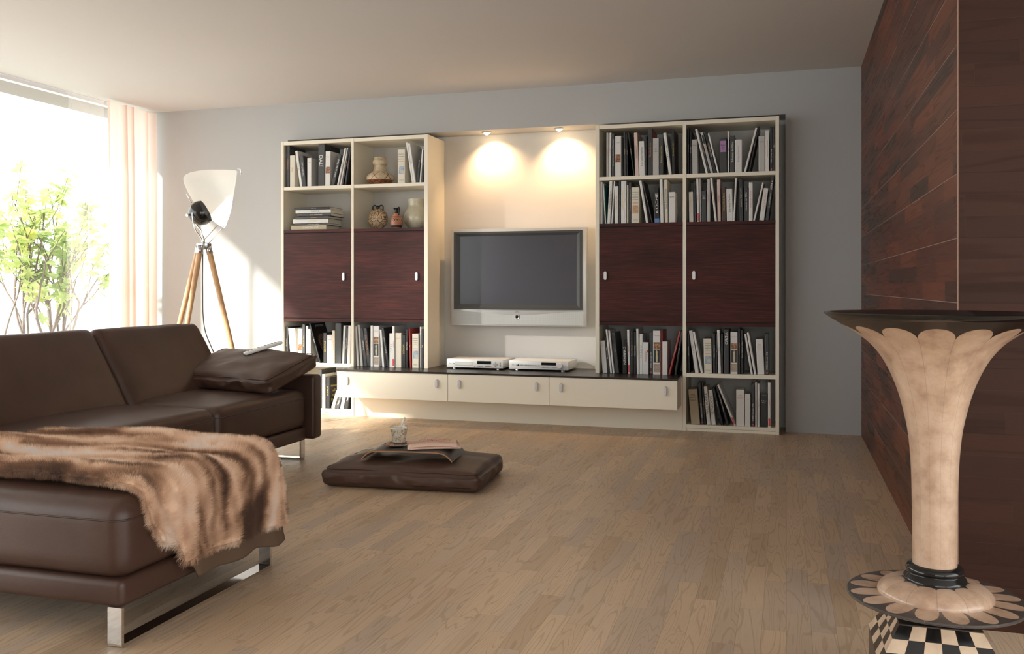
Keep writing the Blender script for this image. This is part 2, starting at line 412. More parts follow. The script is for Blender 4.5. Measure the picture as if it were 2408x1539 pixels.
# ---------------------------------------------------------------- corner sofa
def sofa():
    root = empty('corner_sofa', (-3.0, 3.5, 0), label='large brown leather corner sofa with chaise and chrome runners', cat='sofa')
    def P(o):
        o.matrix_parent_inverse = Matrix.Identity(4); o.location = Vector(o.location)-Vector(root.location); return o
    XS, XB = -2.70, -3.24
    def seat(name, x0, x1, y0, y1, zt=.402, crown=.022, r=.05):
        L = (x1-x0, y1-y0, zt-.180)
        def fn(p, u):
            c = max(0, math.sin(math.pi*min(max(u[0],0),1)))**.5*max(0, math.sin(math.pi*min(max(u[1],0),1)))**.5
            if u[2] > .5: p = p+Vector((0,0,crown*c*(u[2]-.5)*2))
            wv = mn.noise(Vector((p[0]*5+x0*3, p[1]*5+y0*7, p[2]*6)))*.003
            return p+Vector((wv, wv, wv*.6))
        o = P(soft(name, L, r, m_leather, root, fn, (x0, y0, .180), 22, 16, 6))
        pp = rrect(0.0, L[0], .0, L[1], r*.9, L[2]-.049)
        tube('piping', [(a, b, c) for a, b, c in pp], .0028, m_pipe, o, 6, True)
        return o
    seat('seat_cushion', XB-.30, XS, 3.900, 4.782)
    seat('seat_cushion', XB-.30, XS, 2.985, 3.896)
    seat('chaise_cushion', XB-.30, -1.772, 2.112, 2.981, .400, .02)
    def band(x0, x1, y0, y1):
        return P(soft('base_frame', (x1-x0, y1-y0, .078), .02, m_leather, root, None, (x0, y0, .106), 4, 4, 1))
    band(-3.66, XS-.004, 2.985, 4.782); band(-3.66, -1.776, 2.116, 2.981)
    def back(y0, y1):
        L = (.17, y1-y0, .515)
        def fn(p, u):
            c = max(0, math.sin(math.pi*min(max(u[1],0),1)))**.5*max(0, math.sin(math.pi*min(max(u[2],0),1)))**.5
            if u[0] > .5: p = p+Vector((.022*c, 0, 0))
            wv = mn.noise(Vector((p[0]*4, p[1]*4+y0*5, p[2]*5)))*.004
            return p+Vector((wv, 0, wv))
        o = soft('back_cushion', L, .045, m_leather, root, fn, (-3.336, y0, .272), 4, 16, 10)
        P(o); o.rotation_euler = (0, math.radians(-31), 0)
        z = L[2]-.012
        tube('piping', [(.158, .02, .05), (.158, .012, L[2]-.05), (.150, .03, z), (.150, L[1]-.03, z), (.158, L[1]-.012, L[2]-.05), (.158, L[1]-.02, .05)], .003, m_pipe, o, 6)
    back(3.903, 4.775); back(2.989, 3.899); back(2.112, 2.985)
    P(soft('arm', (1.0, .098, .378), .022, m_leather, root, None, (-3.66, 4.786, .108), 6, 1, 4))
    P(soft('back_panel', (.16, 2.76, .46), .03, m_leather, root, None, (-3.72, 2.12, .10), 1, 10, 6))
    # chrome runners: flat bars bent to a U
    def runner(p0, p1, wdir, wid=.047, th=.010, top=.112):
        """U of flat bar from p0 to p1 (floor points), the bar's flat width along wdir"""
        p0 = Vector(p0); p1 = Vector(p1); d = (p1-p0).normalized(); wv = Vector(wdir)*wid
        prof = [(0, top), (0, .008), (.008, 0)]
        Ln = (p1-p0).length
        outer = [(0,top),(0,.010),(.003,.003),(.010,0),(Ln-.010,0),(Ln-.003,.003),(Ln,.010),(Ln,top)]
        inner = [(th,top),(th,th+.004),(th+.001,th+.001),(th+.004,th),(Ln-th-.004,th),(Ln-th-.001,th+.001),(Ln-th,th+.004),(Ln-th,top)]
        vs = []
        for s in (0, 1):
            for a, z in outer+inner: q = p0+d*a+wv*s; vs.append((q[0], q[1], z))
        n = 8; fs = []
        for i in range(n-1):
            for s in (0, 16): fs.append((s+i, s+i+1, s+n+i+1, s+n+i))
            fs.append((i, i+1, 16+i+1, 16+i)); fs.append((n+i, n+i+1, 16+n+i+1, 16+n+i))
        for i in (0, 7): fs.append((i, n+i, 16+n+i, 16+i))
        return P(mesh('runner_leg', vs, fs, m_chrome, root, loc=(0,0,0)))
    runner((-1.817, 2.108, 0), (-1.817, 2.880, 0), (1,0,0))
    runner((-2.705, 4.715, 0), (-3.55, 4.715, 0), (0,1,0), .045)
    runner((-3.60, 2.20, 0), (-3.60, 2.80, 0), (1,0,0))
sofa()

# ---------------------------------------------------------------- loose leather cushions
def cushion(name, L, r, crown, seamz, loc, rot, label, cat, seed, wr=.010, sag=0.0):
    def fn(p, u):
        cx = max(0, math.sin(math.pi*min(max(u[0],0),1)))**.6; cy = max(0, math.sin(math.pi*min(max(u[1],0),1)))**.6
        q = Vector(p)
        if u[2] > .5: q.z += crown*cx*cy*(u[2]-.5)*2
        ez = math.sin(math.pi*min(max(u[2],0),1))
        if abs(u[0]-.5) > .35: q.x += (1 if u[0] > .5 else -1)*.010*ez*cy
        if abs(u[1]-.5) > .35: q.y += (1 if u[1] > .5 else -1)*.010*ez*cx
        s = Vector((p[0]*7+seed, p[1]*7, p[2]*9)); e = 1-.6*cx*cy
        ridg = 1-abs(mn.noise(Vector((p[0]*11+seed*3, p[1]*5, p[2]*14))))*2
        rd = (1-abs(mn.noise(Vector((p[0]*6+p[1]*3+seed, p[1]*11-p[0]*4, seed))))*1.6)*.45*(1-.5*cx*cy)
        q += Vector((0, 0, 1))*wr*(mn.noise(s)*.7+rd*cx*cy)*(1 if u[2] > .3 else 0)
        if u[2] < .85 and u[2] > .12:
            amp = wr*.95*ridg*ez
            if u[1] < .1: q.y -= amp
            if u[1] > .9: q.y += amp
            if u[0] < .1: q.x -= amp
            if u[0] > .9: q.x += amp
        pin = min(u[0], 1-u[0])*min(u[1], 1-u[1])
        if u[2] > .8: q.z -= .012*math.exp(-pin*90)
        return q
    o = soft(name, L, r, m_cushleather, None, fn, None, 44, 36, 12)
    o.data.transform(Matrix.Translation((-L[0]/2, -L[1]/2, 0)))
    o.location = loc; o.rotation_euler = rot
    tag(o, label, cat)
    pth = []
    for a, b, c in rrect(-L[0]/2+.006, L[0]/2-.006, -L[1]/2+.006, L[1]/2-.006, r*.9, seamz, 5): pth.append(Vector((a, b, c)))
    dense = []
    for i in range(len(pth)):
        a, b = pth[i], pth[(i+1) % len(pth)]; n = max(1, int((b-a).length/.02))
        for k in range(n): dense.append(a.lerp(b, k/n))
    dense = [q+Vector((0,0,.0035*mn.noise(q*9+Vector((seed,0,0))))) for q in dense]
    tube('piping', dense, .0024, m_pipe, o, 6, True)
    return o
cushion('floor_cushion', (.80,.55,.105), .030, .022, .092, (-1.855, 4.415, .001), (0,0,math.radians(4.5)),
        'flat brown leather floor cushion carrying the tray on the parquet', 'cushion', 3.0, wr=.014)
cushion('sofa_cushion', (.71,.44,.10), .028, .020, .088, (-3.035, 4.665, .474), (math.radians(16), math.radians(1), math.radians(-9)),
        'brown leather box cushion leaning on the sofa arm under the remote', 'cushion', 8.0, wr=.015)

# remote control
rc = empty('remote_control', (-2.990, 4.770, .640), label='slim white remote control lying on the leaning leather cushion', cat='remote control')
rc.rotation_euler = Vector((.15,.165,.062)).to_track_quat('X', 'Z').to_euler()
soft('remote_body', (.235,.050,.020), .009, m_white, rc, None, (-.1175,-.025,-.008), 6, 2, 1)
mb = {c: M('remote_button_'+n, c, .5) for n, c in (('grey',(.30,.30,.32)),('red',(.6,.06,.05)),('yellow',(.75,.6,.1)),('green',(.1,.4,.15)),('blue',(.1,.2,.6)))}
cols = list(mb.values())
for i in range(9):
    for j in range(3):
        m = cols[0] if i not in (3,) else cols[1+j % 4]
        bb = box('button', -.095+i*.021, -.086+i*.021, -.016+j*.0125, -.009+j*.0125, .0115, .0145, m, rc, .001)

# ---------------------------------------------------------------- fur throw
def furmat(name, hair):
    m, N, Lk, b = newmat(name); g = G(m); o = g.xyz(g.obj())
    w_ = g.noise(g.comb(g.math('MULTIPLY', o[0], 3.0), g.math('MULTIPLY', o[1], 3.0), g.math('MULTIPLY', o[2], 3.0)), 1, 2)
    v = g.comb(g.math('ADD', g.math('MULTIPLY', o[0], 1.6), g.math('MULTIPLY', w_, 1.0)), g.math('ADD', g.math('MULTIPLY', o[1], 8.5), w_), g.math('MULTIPLY', o[2], 2.2))
    a = g.noise(v, 1.1, 3, .55)
    col = g.ramp(a, [(.37, (.10,.045,.025)), (.44, (.30,.155,.085)), (.49, (.66,.42,.27)), (.55, (.90,.68,.50)), (.66, (.86,.78,.72))])
    Lk.new(col, b.inputs['Base Color']); b.inputs['Roughness'].default_value = .75; b.inputs['Specular IOR Level'].default_value = .2
    b.inputs['Sheen Weight'].default_value = .3
    return m
m_fur = furmat('fur_pelt', True)
def throw():
    YA, YZ = 2.245, 2.99
    def topz(x, y):
        u = (y-YA)/(YZ-YA)
        f = .010*math.sin(u*17+x*2.2)+.012*math.sin(u*9-x*3+1.0)
        return .434+f+.010*mn.noise(Vector((x*4, y*4, 0)))
    LT = .98; R = .07; HD = .215
    XE_ = -1.752
    def surf(s, u, lift=0.0, ya=YA, yz=YZ, hd=HD):
        """s: metres along, 0 = left end on top"""
        y = ya+(yz-ya)*u
        q_ = min(1, max(0, (s-.45)/.40)); y -= .115*u*u*q_*q_*(3-2*q_); y0 = y
        if s < LT-R*1.0:
            x = XE_-LT+s - .0
            y += .04*math.sin(s*3.0)*(u-.5)*-1
            z = topz(x, y)+lift
        else:
            a = s-(LT-R)
            la = R*math.pi/2
            zt = topz(XE_-R, y)+lift
            if a < la:
                th = a/R; x = XE_-R+(R+lift)*math.sin(th); z = zt-R*(1-math.cos(th))
            else:
                k = (a-la)/hd
                x = XE_+lift+.006*math.sin(u*16+1)*k+.010*k; z = (zt-R)+k*((.434+lift-R-hd)-(zt-R))
                y = y0+(.10*k*(1-u))+.05*k*u
                z += .022*(1-u)*k+.003*math.sin(u*13)*min(k,1)
        return Vector((x, y, z))
    def sheet(name, lift, ya, yz, s0, s1, hd, mat, parent, th, nu=60, nv=110, trim=0.):
        vs, fs = [], []
        for i in range(nv+1):
            s = s0+(s1-s0)*i/nv
            for j in range(nu+1):
                u = j/nu; ed = 1.0
                e = min(u, 1-u, )*8
                q = surf(s, u, lift*(min(1, .35+e)), ya, yz, hd)
                e2 = .012*mn.noise(Vector((s*22, u*3, lift*50)))
                q.y += e2*(1 if u < .15 or u > .85 else 0)
                vs.append(q)
        W = nu+1; n0 = len(vs)
        # lower face: every point moved against the local surface normal
        def P_(i, j): return vs[min(max(i,0),nv)*W+min(max(j,0),nu)]
        low_ = []
        for i in range(nv+1):
            for j in range(W):
                nr = (P_(i+1,j)-P_(i-1,j)).cross(P_(i,j+1)-P_(i,j-1)).normalized()
                low_.append(P_(i,j)-nr*th)
        vs += low_
        for i in range(nv):
            for j in range(nu):
                a = i*W+j; q = (a, a+W, a+W+1, a+1); fs.append(q); fs.append(tuple(n0+k for k in reversed(q)))
        for i in range(nv):
            for j in (0, nu): a = i*W+j; fs.append((a, a+W, n0+a+W, n0+a))
        for j in range(nu):
            for i in (0, nv): a = i*W+j; fs.append((a, a+1, n0+a+1, n0+a))
        o = mesh(name, vs, fs, mat, parent, smooth=True)
        return o
    tot = LT-R+R*math.pi/2+HD
    up = sheet('fur_throw', .016, YA, YZ, 0, tot, HD, m_fur, None, .010)
    tag(up, 'brown and beige fur blanket draped over the end of the chaise', 'throw')
    low = sheet('folded_edge', -.006, YA-.035, YA+.12, 0, tot-.10, HD, m_fur, up, .010, 16, 100)
    lin = sheet('suede_lining', .000, YA+.03, YZ-.01, LT-.02, tot+.062, HD, M('brown_suede', (.115,.070,.042), .9), up, .003, 30, 40)
    def fur(o, n, kids, ln, seed):
        ps = o.modifiers.new('fur', 'PARTICLE_SYSTEM').particle_system; st = ps.settings; ps.seed = seed
        st.type = 'HAIR'; st.count = n; st.hair_length = ln; st.hair_step = 3; st.render_step = 2
        st.use_advanced_hair = True
        st.normal_factor = .0040; st.tangent_factor = .0036; st.tangent_phase = .1; st.factor_random = .0018
        st.child_type = 'SIMPLE'; st.rendered_child_count = kids; st.child_radius = .014
        st.roughness_2 = .004; st.roughness_endpoint = .004; st.clump_factor = .05
        st.child_length = 1.0; st.root_radius = .35; st.tip_radius = .1; st.radius_scale = .0011
        st.brownian_factor = .0
        st.use_modifier_stack = False
        return ps
    fur(up, 30000, 16, .0052, 1); fur(low, 9000, 14, .0052, 2)
throw()

# ---------------------------------------------------------------- tray, glass, newspaper
TR = math.radians(7); TC = Vector((-1.855, 4.385, 0))
def tray():
    root = empty('serving_tray', (TC.x, TC.y, .127), TR, 'curved dark wooden tray with bent ends on the floor cushion', 'tray')
    W, D, T = .235, .145, .007
    prof = [(-W, 0.000), (-W+.012, .014), (-W+.035, .032), (-W+.06, .040), (-W+.09, .043), (0, .044), (W-.09, .043), (W-.06, .040), (W-.035, .032), (W-.012, .014), (W, 0)]
    prof = [(p.x, p.y) for p in spline([(a, b, 0) for a, b in prof], 4)]
    def strip(off0, off1, y0, y1):
        vs, fs = [], []; n = len(prof)
        for i, (a, b) in enumerate(prof):
            a2, b2 = prof[min(i+1, n-1)]; a1, b1 = prof[max(i-1, 0)]; t = Vector((a2-a1, b2-b1)).normalized(); nx, nz = -t.y, t.x
            for o in (off0, off1):
                for y in (y0, y1): vs.append((a+nx*o, y, b+nz*o))
        for i in range(n-1):
            k = 4*i; q = k+4
            fs += [(k, k+1, q+1, q), (k+2, k+3, q+3, q+2), (k, k+2, q+2, q), (k+1, k+3, q+3, q+1)]
        fs += [(0,1,3,2), (4*n-4, 4*n-3, 4*n-1, 4*n-2)]
        return vs, fs
    m_ply = M('plywood_edge', (.40,.21,.11), .5); m_dark = M('dark_veneer_tray', (.045,.040,.037), .35, var=.3, vscale=20)
    v, f = strip(0, T-.0012, -D, D); mesh('plywood_core', v, f, m_ply, root, smooth=False)
    v, f = strip(T-.0012, T, -D+.001, D-.001); mesh('dark_top', v, f, m_dark, root)
tray()
ZT = .127+.044+.0075
m_plate = M('red_brown_glaze', (.13,.045,.035), .25)
sau = lathe('saucer', [(.001,0),(.030,0),(.045,.003),(.066,.008),(.0665,.0095),(.060,.0088),(.045,.005),(.001,.004)], m_plate, n=56, loc=(-1.945, 4.36, ZT))
tag(sau, 'flat red-brown saucer on the tray under the glass', 'saucer')
def drinkglass():
    root = empty('drinking_glass', (-1.935, 4.372, ZT+.005), label='patterned glass of latte standing on the red-brown saucer', cat='glass')
    m, N, Lk, b = newmat('patterned_latte_glass'); g = G(m); o = g.obj()
    sx = g.xyz(o); n = g.noise(g.comb(g.math('MULTIPLY', sx[0], 1), g.math('MULTIPLY', sx[1], 1), g.math('MULTIPLY', sx[2], 1)), 95, 1, .4, 1.4)
    spots = g.smooth(n, .52, .58)
    Lk.new(g.mix(spots, (.84,.77,.66), (.50,.33,.18)), b.inputs['Base Color'])
    b.inputs['Roughness'].default_value = .15; b.inputs['Coat Weight'].default_value = .8
    mg = m_glass
    lathe('latte', [(.001,.016),(.0335,.016),(.038,.05),(.0445,.085),(.001,.087)], m, root, 40)
    lathe('tumbler', [(.001,0),(.034,0),(.036,.004),(.0395,.05),(.0485,.098),(.0490,.100),(.0478,.100),(.0465,.097),(.0390,.05),(.0345,.015),(.001,.014)], mg, root, 40)
    tube('foam', [(.0405*math.cos(a*.2), .0405*math.sin(a*.2), .087) for a in range(31)], .004, M('milk_foam', (.85,.82,.76), .6), root, 8)
drinkglass()
sp = tube('straw', [(-1.925, 4.368, ZT+.090), (-1.903, 4.376, ZT+.148)], .0055, m_white, None, 10); tag(sp, 'short white drinking straw standing in the latte glass', 'straw')
m_sug = M('brown_sugar', (.50,.30,.17), .8, bump=.5, bscale=700)
for i, (x, y, a, lb) in enumerate(((-1.982,4.338,.3,'brown sugar cube on the saucer, left one of the pair'),(-1.953,4.322,.9,'brown sugar cube on the saucer, right one of the pair'))):
    o = box('sugar_cube', -.009,.009,-.0075,.0075,0,.012, m_sug, None, .0015, 2, loc=(x, y, ZT+.0065)); o.rotation_euler[2] = a
    tag(o, lb, 'sugar cube', 'sugar cubes on the saucer')
def paper():
    root = empty('newspaper', (-1.755, 4.405, ZT+.001), math.radians(24), 'folded pink newspaper with red headline on the tray', 'newspaper')
    m_p = M('salmon_newsprint', (.78,.55,.44), .8, var=.05, vscale=30); m_r = M('red_print', (.55,.05,.06), .7); m_g = M('grey_print', (.42,.28,.23), .8)
    for k, (z, sx, sy, rz, cv) in enumerate(((0,.135,.105,.0,.002),(.0045,.130,.10,.10,.004),(.010,.125,.098,-.05,.009))):
        vs, fs = [], []; n = 24
        for i in range(n+1):
            t = i/n*2-1
            for j in (-1, 1): vs.append((t*sx, j*sy, cv*(1-t*t)*.8+.004*math.sin(t*5+k)*(j*.5+.5)))
        for i in range(n): fs.append((2*i, 2*i+1, 2*i+3, 2*i+2))
        o = mesh('folded_sheet', vs, fs, m_p, root, smooth=True, loc=(0,0,z+.002)); o.rotation_euler[2] = rz
        md = o.modifiers.new('pages', 'SOLIDIFY'); md.thickness = .004; md.offset = 1
        top = o
    def line(s, x, y, sz, m, z=.0):
        TEXTS.append(dict(s=s, parent=top, mat=m, basis=((1,0,0),(0,1,0),(0,0,1)), c=(x, y, .0145), w=sz[0], h=sz[1], name='headline'))
    line('BERLINER', .0, .055, (.16,.022), m_r); line('ECONOMY', .01, .026, (.17,.024), m_r)
    for r in range(4): line('lorem ipsum dolor sit amet'.replace('lorem ipsum dolor sit amet','Markt und Handel heute'), -.01, .0-.018*r, (.17,.007), m_g)
TEXTS = []
paper()
# ---------------------------------------------------------------- wall units, doors, bench
YU = 6.444; YD = YR-.002
Z1T, Z1B = 1.806, 1.780
def handle(parent, x, y, z):
    """flat oblong metal pull"""
    vs, fs = [], []; R_, Hh = .0115, .020; ring = []
    for i in range(9): a = math.pi*i/8; ring.append((R_*math.cos(a), Hh+R_*math.sin(a)))
    for i in range(9): a = math.pi+math.pi*i/8; ring.append((R_*math.cos(a), -Hh+R_*math.sin(a)))
    n = len(ring)
    for (s, d) in ((1, 0), (1, -.010), (.82, -.013)):
        for a, b in ring: vs.append((a*s, d, b*(1 if s == 1 else .94)))
    for j in range(2):
        for i in range(n): k = (i+1) % n; fs.append((j*n+i, j*n+k, (j+1)*n+k, (j+1)*n+i))
    fs.append(tuple(2*n+i for i in range(n))); fs.append(tuple(range(n)))
    return mesh('handle', vs, fs, m_handle, parent, autos=30, loc=(x, y, z))
def unit(xs, name, label, solid_mid, lower_cols, handles, zs1):
    root = empty(name, (0,0,0), label=label, cat='bookcase')
    for i, (a, b) in enumerate(xs):
        z0 = 0.0 if not (solid_mid and i in solid_mid) else solid_mid[i]
        box('side_panel', a, b, YU, YD, z0, 2.170, m_cream, root, .0008)
    for i in range(2):
        x0, x1 = xs[i][1]+.0004, xs[i+1][0]-.0004
        box('top_board', x0, x1, YU+.001, YD, 2.142, 2.1695, m_cream, root, .0008)
        box('shelf', x0, x1, YU+.002, YD, zs1-.026, zs1, m_cream, root, .0008)
        box('dark_cap', x0, x1, YU-.002, YD, 1.4375, 1.461, m_wenge, root, .0008)
        box('dark_base', x0, x1, YU+.004, YD, .733, .757, m_wenge, root, .0008)
        d = box('door', x0+.002, x1-.002, YU-.001, YU+.017, .7615, 1.4325, m_wenge, root, .0012)
        box('door_backing', x0, x1, YU+.02, YU+.03, .757, 1.4375, m_blackm, root)
        handle(d, handles[i], YU-.001, 1.088)
        if i in lower_cols:
            box('shelf', x0, x1, YU+.002, YD, .376, .404, m_cream, root, .0008)
            box('bottom_board', x0, x1, YU+.002, YD, .022, .045, m_cream, root, .0008)
            box('plinth', x0, x1, YU+.006, YU+.022, 0, .020, m_cream, root, .0005)
    return root
unit([(-3.878,-3.854),(-3.257,-3.235),(-2.645,-2.614)], 'shelving_unit', 'cream bookcase with two red-brown doors left of the television', {2: .386}, (0,), (-3.320,-2.703), Z1T)
unit([(-1.316,-1.289),(-.695,-.671),(-.071,-.047)], 'shelving_unit', 'cream bookcase with two dark doors right of the television', {0: .386}, (1,), (-1.243,-.617), 1.798)
def bench():
    root = empty('media_bench', (0,0,0), label='long low cream drawer bench with dark top under the television', cat='media bench')
    X0, X1 = -3.249, -.705; FY = 6.195
    # top slab with an undercut front edge
    vs = []; pr = [(FY-.006,.386),(FY-.006,.3785),(FY+.006,.3725),(YU+.35,.3725),(YU+.35,.386)]
    for x in (X0-.003, X1+.003):
        for y, z in pr: vs.append((x, y, z))
    # the slab is notched round the panels: front part full width, back part between the outer columns
    box('bench_top', X0-.003, X1+.003, FY-.006, YU-.0015, .3735, .3855, m_top, root, .002)
    box('bench_top_rear', -3.234, -.6965, YU-.0015, YD, .3735, .3855, m_top, root)
    box('wall_strip', -2.612, -1.318, YD-.012, YD, .3857, .393, m_cream, root)
    box('carcass', X0, X1, FY+.021, YU-.002, .176, .3733, m_cream, root)
    xs = [X0, -2.357, -1.597, X1]
    hx = [(-3.163,-2.443),(-2.268,-1.690),(-1.512,-.786)]
    for i in range(3):
        d = box('drawer_front', xs[i]+(.0 if i == 0 else .0018), xs[i+1]-(.0018 if i < 2 else 0), FY, FY+.019, .1745, .3715, m_cream, root, .0010)
        for x in hx[i]: handle(d, x, FY, .302)
    box('rear_panel', -3.2335, -.6965, YU+.004, YU+.022, 0, .3733, m_cream, root)
bench()

# ---------------------------------------------------------------- television
def television():
    root = empty('television', (0,0,0), label='silver framed flat television hung in the lit wall niche', cat='television')
    m_sil = M('silver_paint', (.56,.57,.57), .35, metal=.35); m_bez = M('dark_grey_bezel', (.040,.040,.039), .45)
    X0, X1, Z0, Z1 = -2.516, -1.440, .706, 1.458; Y0 = 6.690
    box('casing', X0, X1, Y0, Y0+.075, Z0, Z1, m_sil, root, .004, 2, 40)
    box('wall_mount', -2.2, -1.75, Y0+.075, YR, .85, 1.25, m_blackm, root)
    bx0, bx1, bz0, bz1 = -2.491, -1.465, .833, 1.434; sx0, sx1, sz0, sz1 = -2.440, -1.510, .872, 1.400
    vs = []
    for (a, b, c, d, y) in ((bx0,bx1,bz0,bz1,Y0-.001),(bx0,bx1,bz0,bz1,Y0-.010),(bx0+.02,bx1-.02,bz0+.015,bz1-.015,Y0-.010),(sx0,sx1,sz0,sz1,Y0-.0030)):
        vs += [(a,y,c),(b,y,c),(b,y,d),(a,y,d)]
    fs = []
    for j in range(3):
        for i in range(4): k = (i+1) % 4; fs.append((4*j+i, 4*j+k, 4*j+4+k, 4*j+4+i))
    mesh('bezel', vs, fs, m_bez, root)
    m_scr = M('dark_glass_screen', (.072,.074,.090), .16, spec=.25)
    box('screen', sx0-.004, sx1+.004, Y0-.0020, Y0+.006, sz0-.004, sz1+.004, m_scr, root)
    # speaker cloth with its fine grid and the curved upper edge
    m, N, Lk, b = newmat('speaker_grille'); g = G(m); o = g.xyz(g.obj())
    gx = g.math('SINE', g.math('MULTIPLY', o[0], 2*math.pi/.0075)); gz = g.math('SINE', g.math('MULTIPLY', o[2], 2*math.pi/.0075))
    f = g.smooth(g.math('MAXIMUM', gx, gz), .55, .95)
    Lk.new(g.mix(f, (.42,.43,.42), (.60,.61,.60)), b.inputs['Base Color']); b.inputs['Roughness'].default_value = .5; b.inputs['Metallic'].default_value = .2
    vs, fs = [], []; n = 40
    for i in range(n+1):
        t = i/n; x = X0+.016+(X1-X0-.032)*t; top = .820-.030*math.sin(math.pi*t)**2
        vs += [(x, Y0-.0015, .718), (x, Y0-.0015, top), (x, Y0+.001, top), (x, Y0+.001, .718)]
    for i in range(n):
        k = 4*i
        for j in range(4): fs.append((k+j, k+(j+1) % 4, k+4+(j+1) % 4, k+4+j))
    mesh('speaker_grille', vs, fs, m, root)
    v, f = lathe_vf([(.013,0),(.0195,0),(.0195,.004),(.017,.006),(.013,.005)], 32)
    o1 = mesh('power_button', v, f, M('bright_ring', (.85,.85,.85), .2, .6), root, autos=40, loc=(-1.977, Y0-.001, .778)); o1.rotation_euler = (math.pi/2, 0, 0)
    v, f = lathe_vf([(.0005,0),(.0125,0),(.0125,.0052),(.0005,.0056)], 32)
    o2 = mesh('button_lens', v, f, m_black, o1, autos=40, loc=(0,0,0))
    TEXTS.append(dict(s='LOEWE.', parent=root, mat=m_blackm, basis=((1,0,0),(0,0,1),(0,-1,0)), c=(-1.977, Y0-.0016, .815), w=.036, h=.0085, name='lettering'))
television()

# ---------------------------------------------------------------- hi-fi
m_hifi = M('silver_hifi', (.74,.74,.72), .32, metal=.15); m_disp = M('black_display', (.010,.012,.014), .12)
def knob_vf(r, l, n=16): return lathe_vf([(.0005,0),(r,0),(r,l*.8),(r*.85,l),(.0005,l)], n)
def hifi(name, x0, x1, y0, label, kind):
    root = empty(name, (x0, y0, .386), label=label, cat='hi-fi unit')
    W = x1-x0; D = .300
    box('housing', 0, W, 0, D, .012, .075, m_hifi, root, .003, 2, 40)
    for fx in (.05, W-.05):
        for fy in (.04, D-.04):
            v, f = knob_vf(.014, .0125); mesh('foot', v, f, m_chrome, root, autos=40, loc=(fx, fy, 0))
    def btn(x, z, r=.0036, l=.004, m=m_steel, nm='button'):
        v, f = knob_vf(r, l, 12); o = mesh(nm, v, f, m, root, autos=40, loc=(x, 0, z)); o.rotation_euler = (math.pi/2,0,0); return o
    TEXTS.append(dict(s='T+A', parent=root, mat=m_blackm, basis=((1,0,0),(0,0,1),(0,-1,0)), c=(.030, -.0006, .042), w=.018, h=.007, name='lettering'))
    if kind == 0:
        boxes('disc_tray', [(.066,.202,-.003,.002,.030,.058)], m_hifi, root, .001)
        box('display', .244, .355, -.0012, .002, .041, .065, m_disp, root)
        btn(.058,.042)
        for x in (.222,): btn(x,.026)
        for k in range(4): btn(.248+k*.0125,.026); btn(.312+k*.0125,.026)
        for dx, dz in ((0,0),(-.013,0),(.013,0),(0,.013),(0,-.013)): btn(.388+dx,.040+dz)
        for dz in (-.013,0,.013): btn(.425,.040+dz)
    else:
        box('display', .248, .358, -.0012, .002, .045, .065, m_disp, root)
        btn(.056,.042); btn(.071,.042,.006,.003,m_black,'socket'); btn(.089,.042); btn(.101,.042)
        for k in range(9): btn(.124+k*.0130,.042)
        for k in range(5): btn(.252+k*.0125,.029)
        for k in range(3): btn(.330+k*.0125,.029)
        btn(.390,.043,.021,.020,m_hifi,'volume_knob')
hifi('disc_player', -2.470, -2.022, 6.470, 'silver disc player left on the dark bench top', 0)
hifi('amplifier', -1.974, -1.524, 6.470, 'silver amplifier with a big volume knob, right on the bench', 1)

# ---------------------------------------------------------------- vessels
def vase_mat(name, f):
    m, N, Lk, b = newmat(name); g = G(m); o = g.xyz(g.obj()); f(g, o, b, Lk); return m
def f_painted(g, o, b, Lk):
    ang = g.math('ARCTAN2', o[1], o[0]); z = o[2]
    n = g.noise(g.obj(), 30, 4)
    base = g.ramp(n, [(.3,(.46,.36,.23)),(.6,(.62,.52,.37)),(.8,(.50,.40,.27))])
    zig = g.math('ABSOLUTE', g.math('SUBTRACT', g.math('FRACT', g.math('MULTIPLY', ang, .955)), .5))
    d = g.math('ABSOLUTE', g.math('SUBTRACT', zig, g.math('MULTIPLY', g.math('ABSOLUTE', g.math('SUBTRACT', z, .072)), 9.0)))
    inz = g.math('MULTIPLY', g.smooth(z, .042, .046), g.smooth(z, .104, .108, 1, 0))
    ln = g.math('MULTIPLY', g.smooth(d, .020, .045, 1, 0), inz)
    alt = g.math('GREATER_THAN', g.math('SINE', g.math('MULTIPLY', ang, 3.0)), 0.0)
    lc = g.mix(alt, (.10,.035,.03), (.30,.07,.03))
    col = g.mix(ln, base, lc)
    w = g.noise(g.obj(), 38, 0, .5, 1.5); th = g.math('MULTIPLY', g.smooth(g.math('ABSOLUTE', g.math('SUBTRACT', w, .5)), .004, .012, 1, 0), g.smooth(z, .106, .115))
    col = g.mix(g.math('MULTIPLY', th, .6), col, (.16,.08,.05))
    bn = g.noise(g.obj(), 45, 3); foot = g.ramp(bn, [(.3,(.08,.03,.015)),(.7,(.34,.13,.05))])
    col = g.mix(g.smooth(z, .040, .043, 1, 0), col, foot)
    Lk.new(col, b.inputs['Base Color']); b.inputs['Roughness'].default_value = .45
prof = spline([(.066,0,0),(.085,.020,0),(.104,.042,0),(.107,.058,0),(.100,.078,0),(.075,.098,0),(.056,.112,0),(.046,.135,0),(.043,.158,0),(.052,.164,0),(.058,.178,0),(.056,.195,0),(.047,.205,0),(.044,.212,0),(.048,.220,0)], 4)
o = lathe('painted_vase', [(p.x, p.y) for p in prof]+[(.042,.219),(.038,.205)], vase_mat('painted_clay', f_painted), n=64, loc=(-3.072, 6.575, 1.8065))
tag(o, 'cream pottery vase with zigzag pattern and brown foot, upper shelf', 'vase')
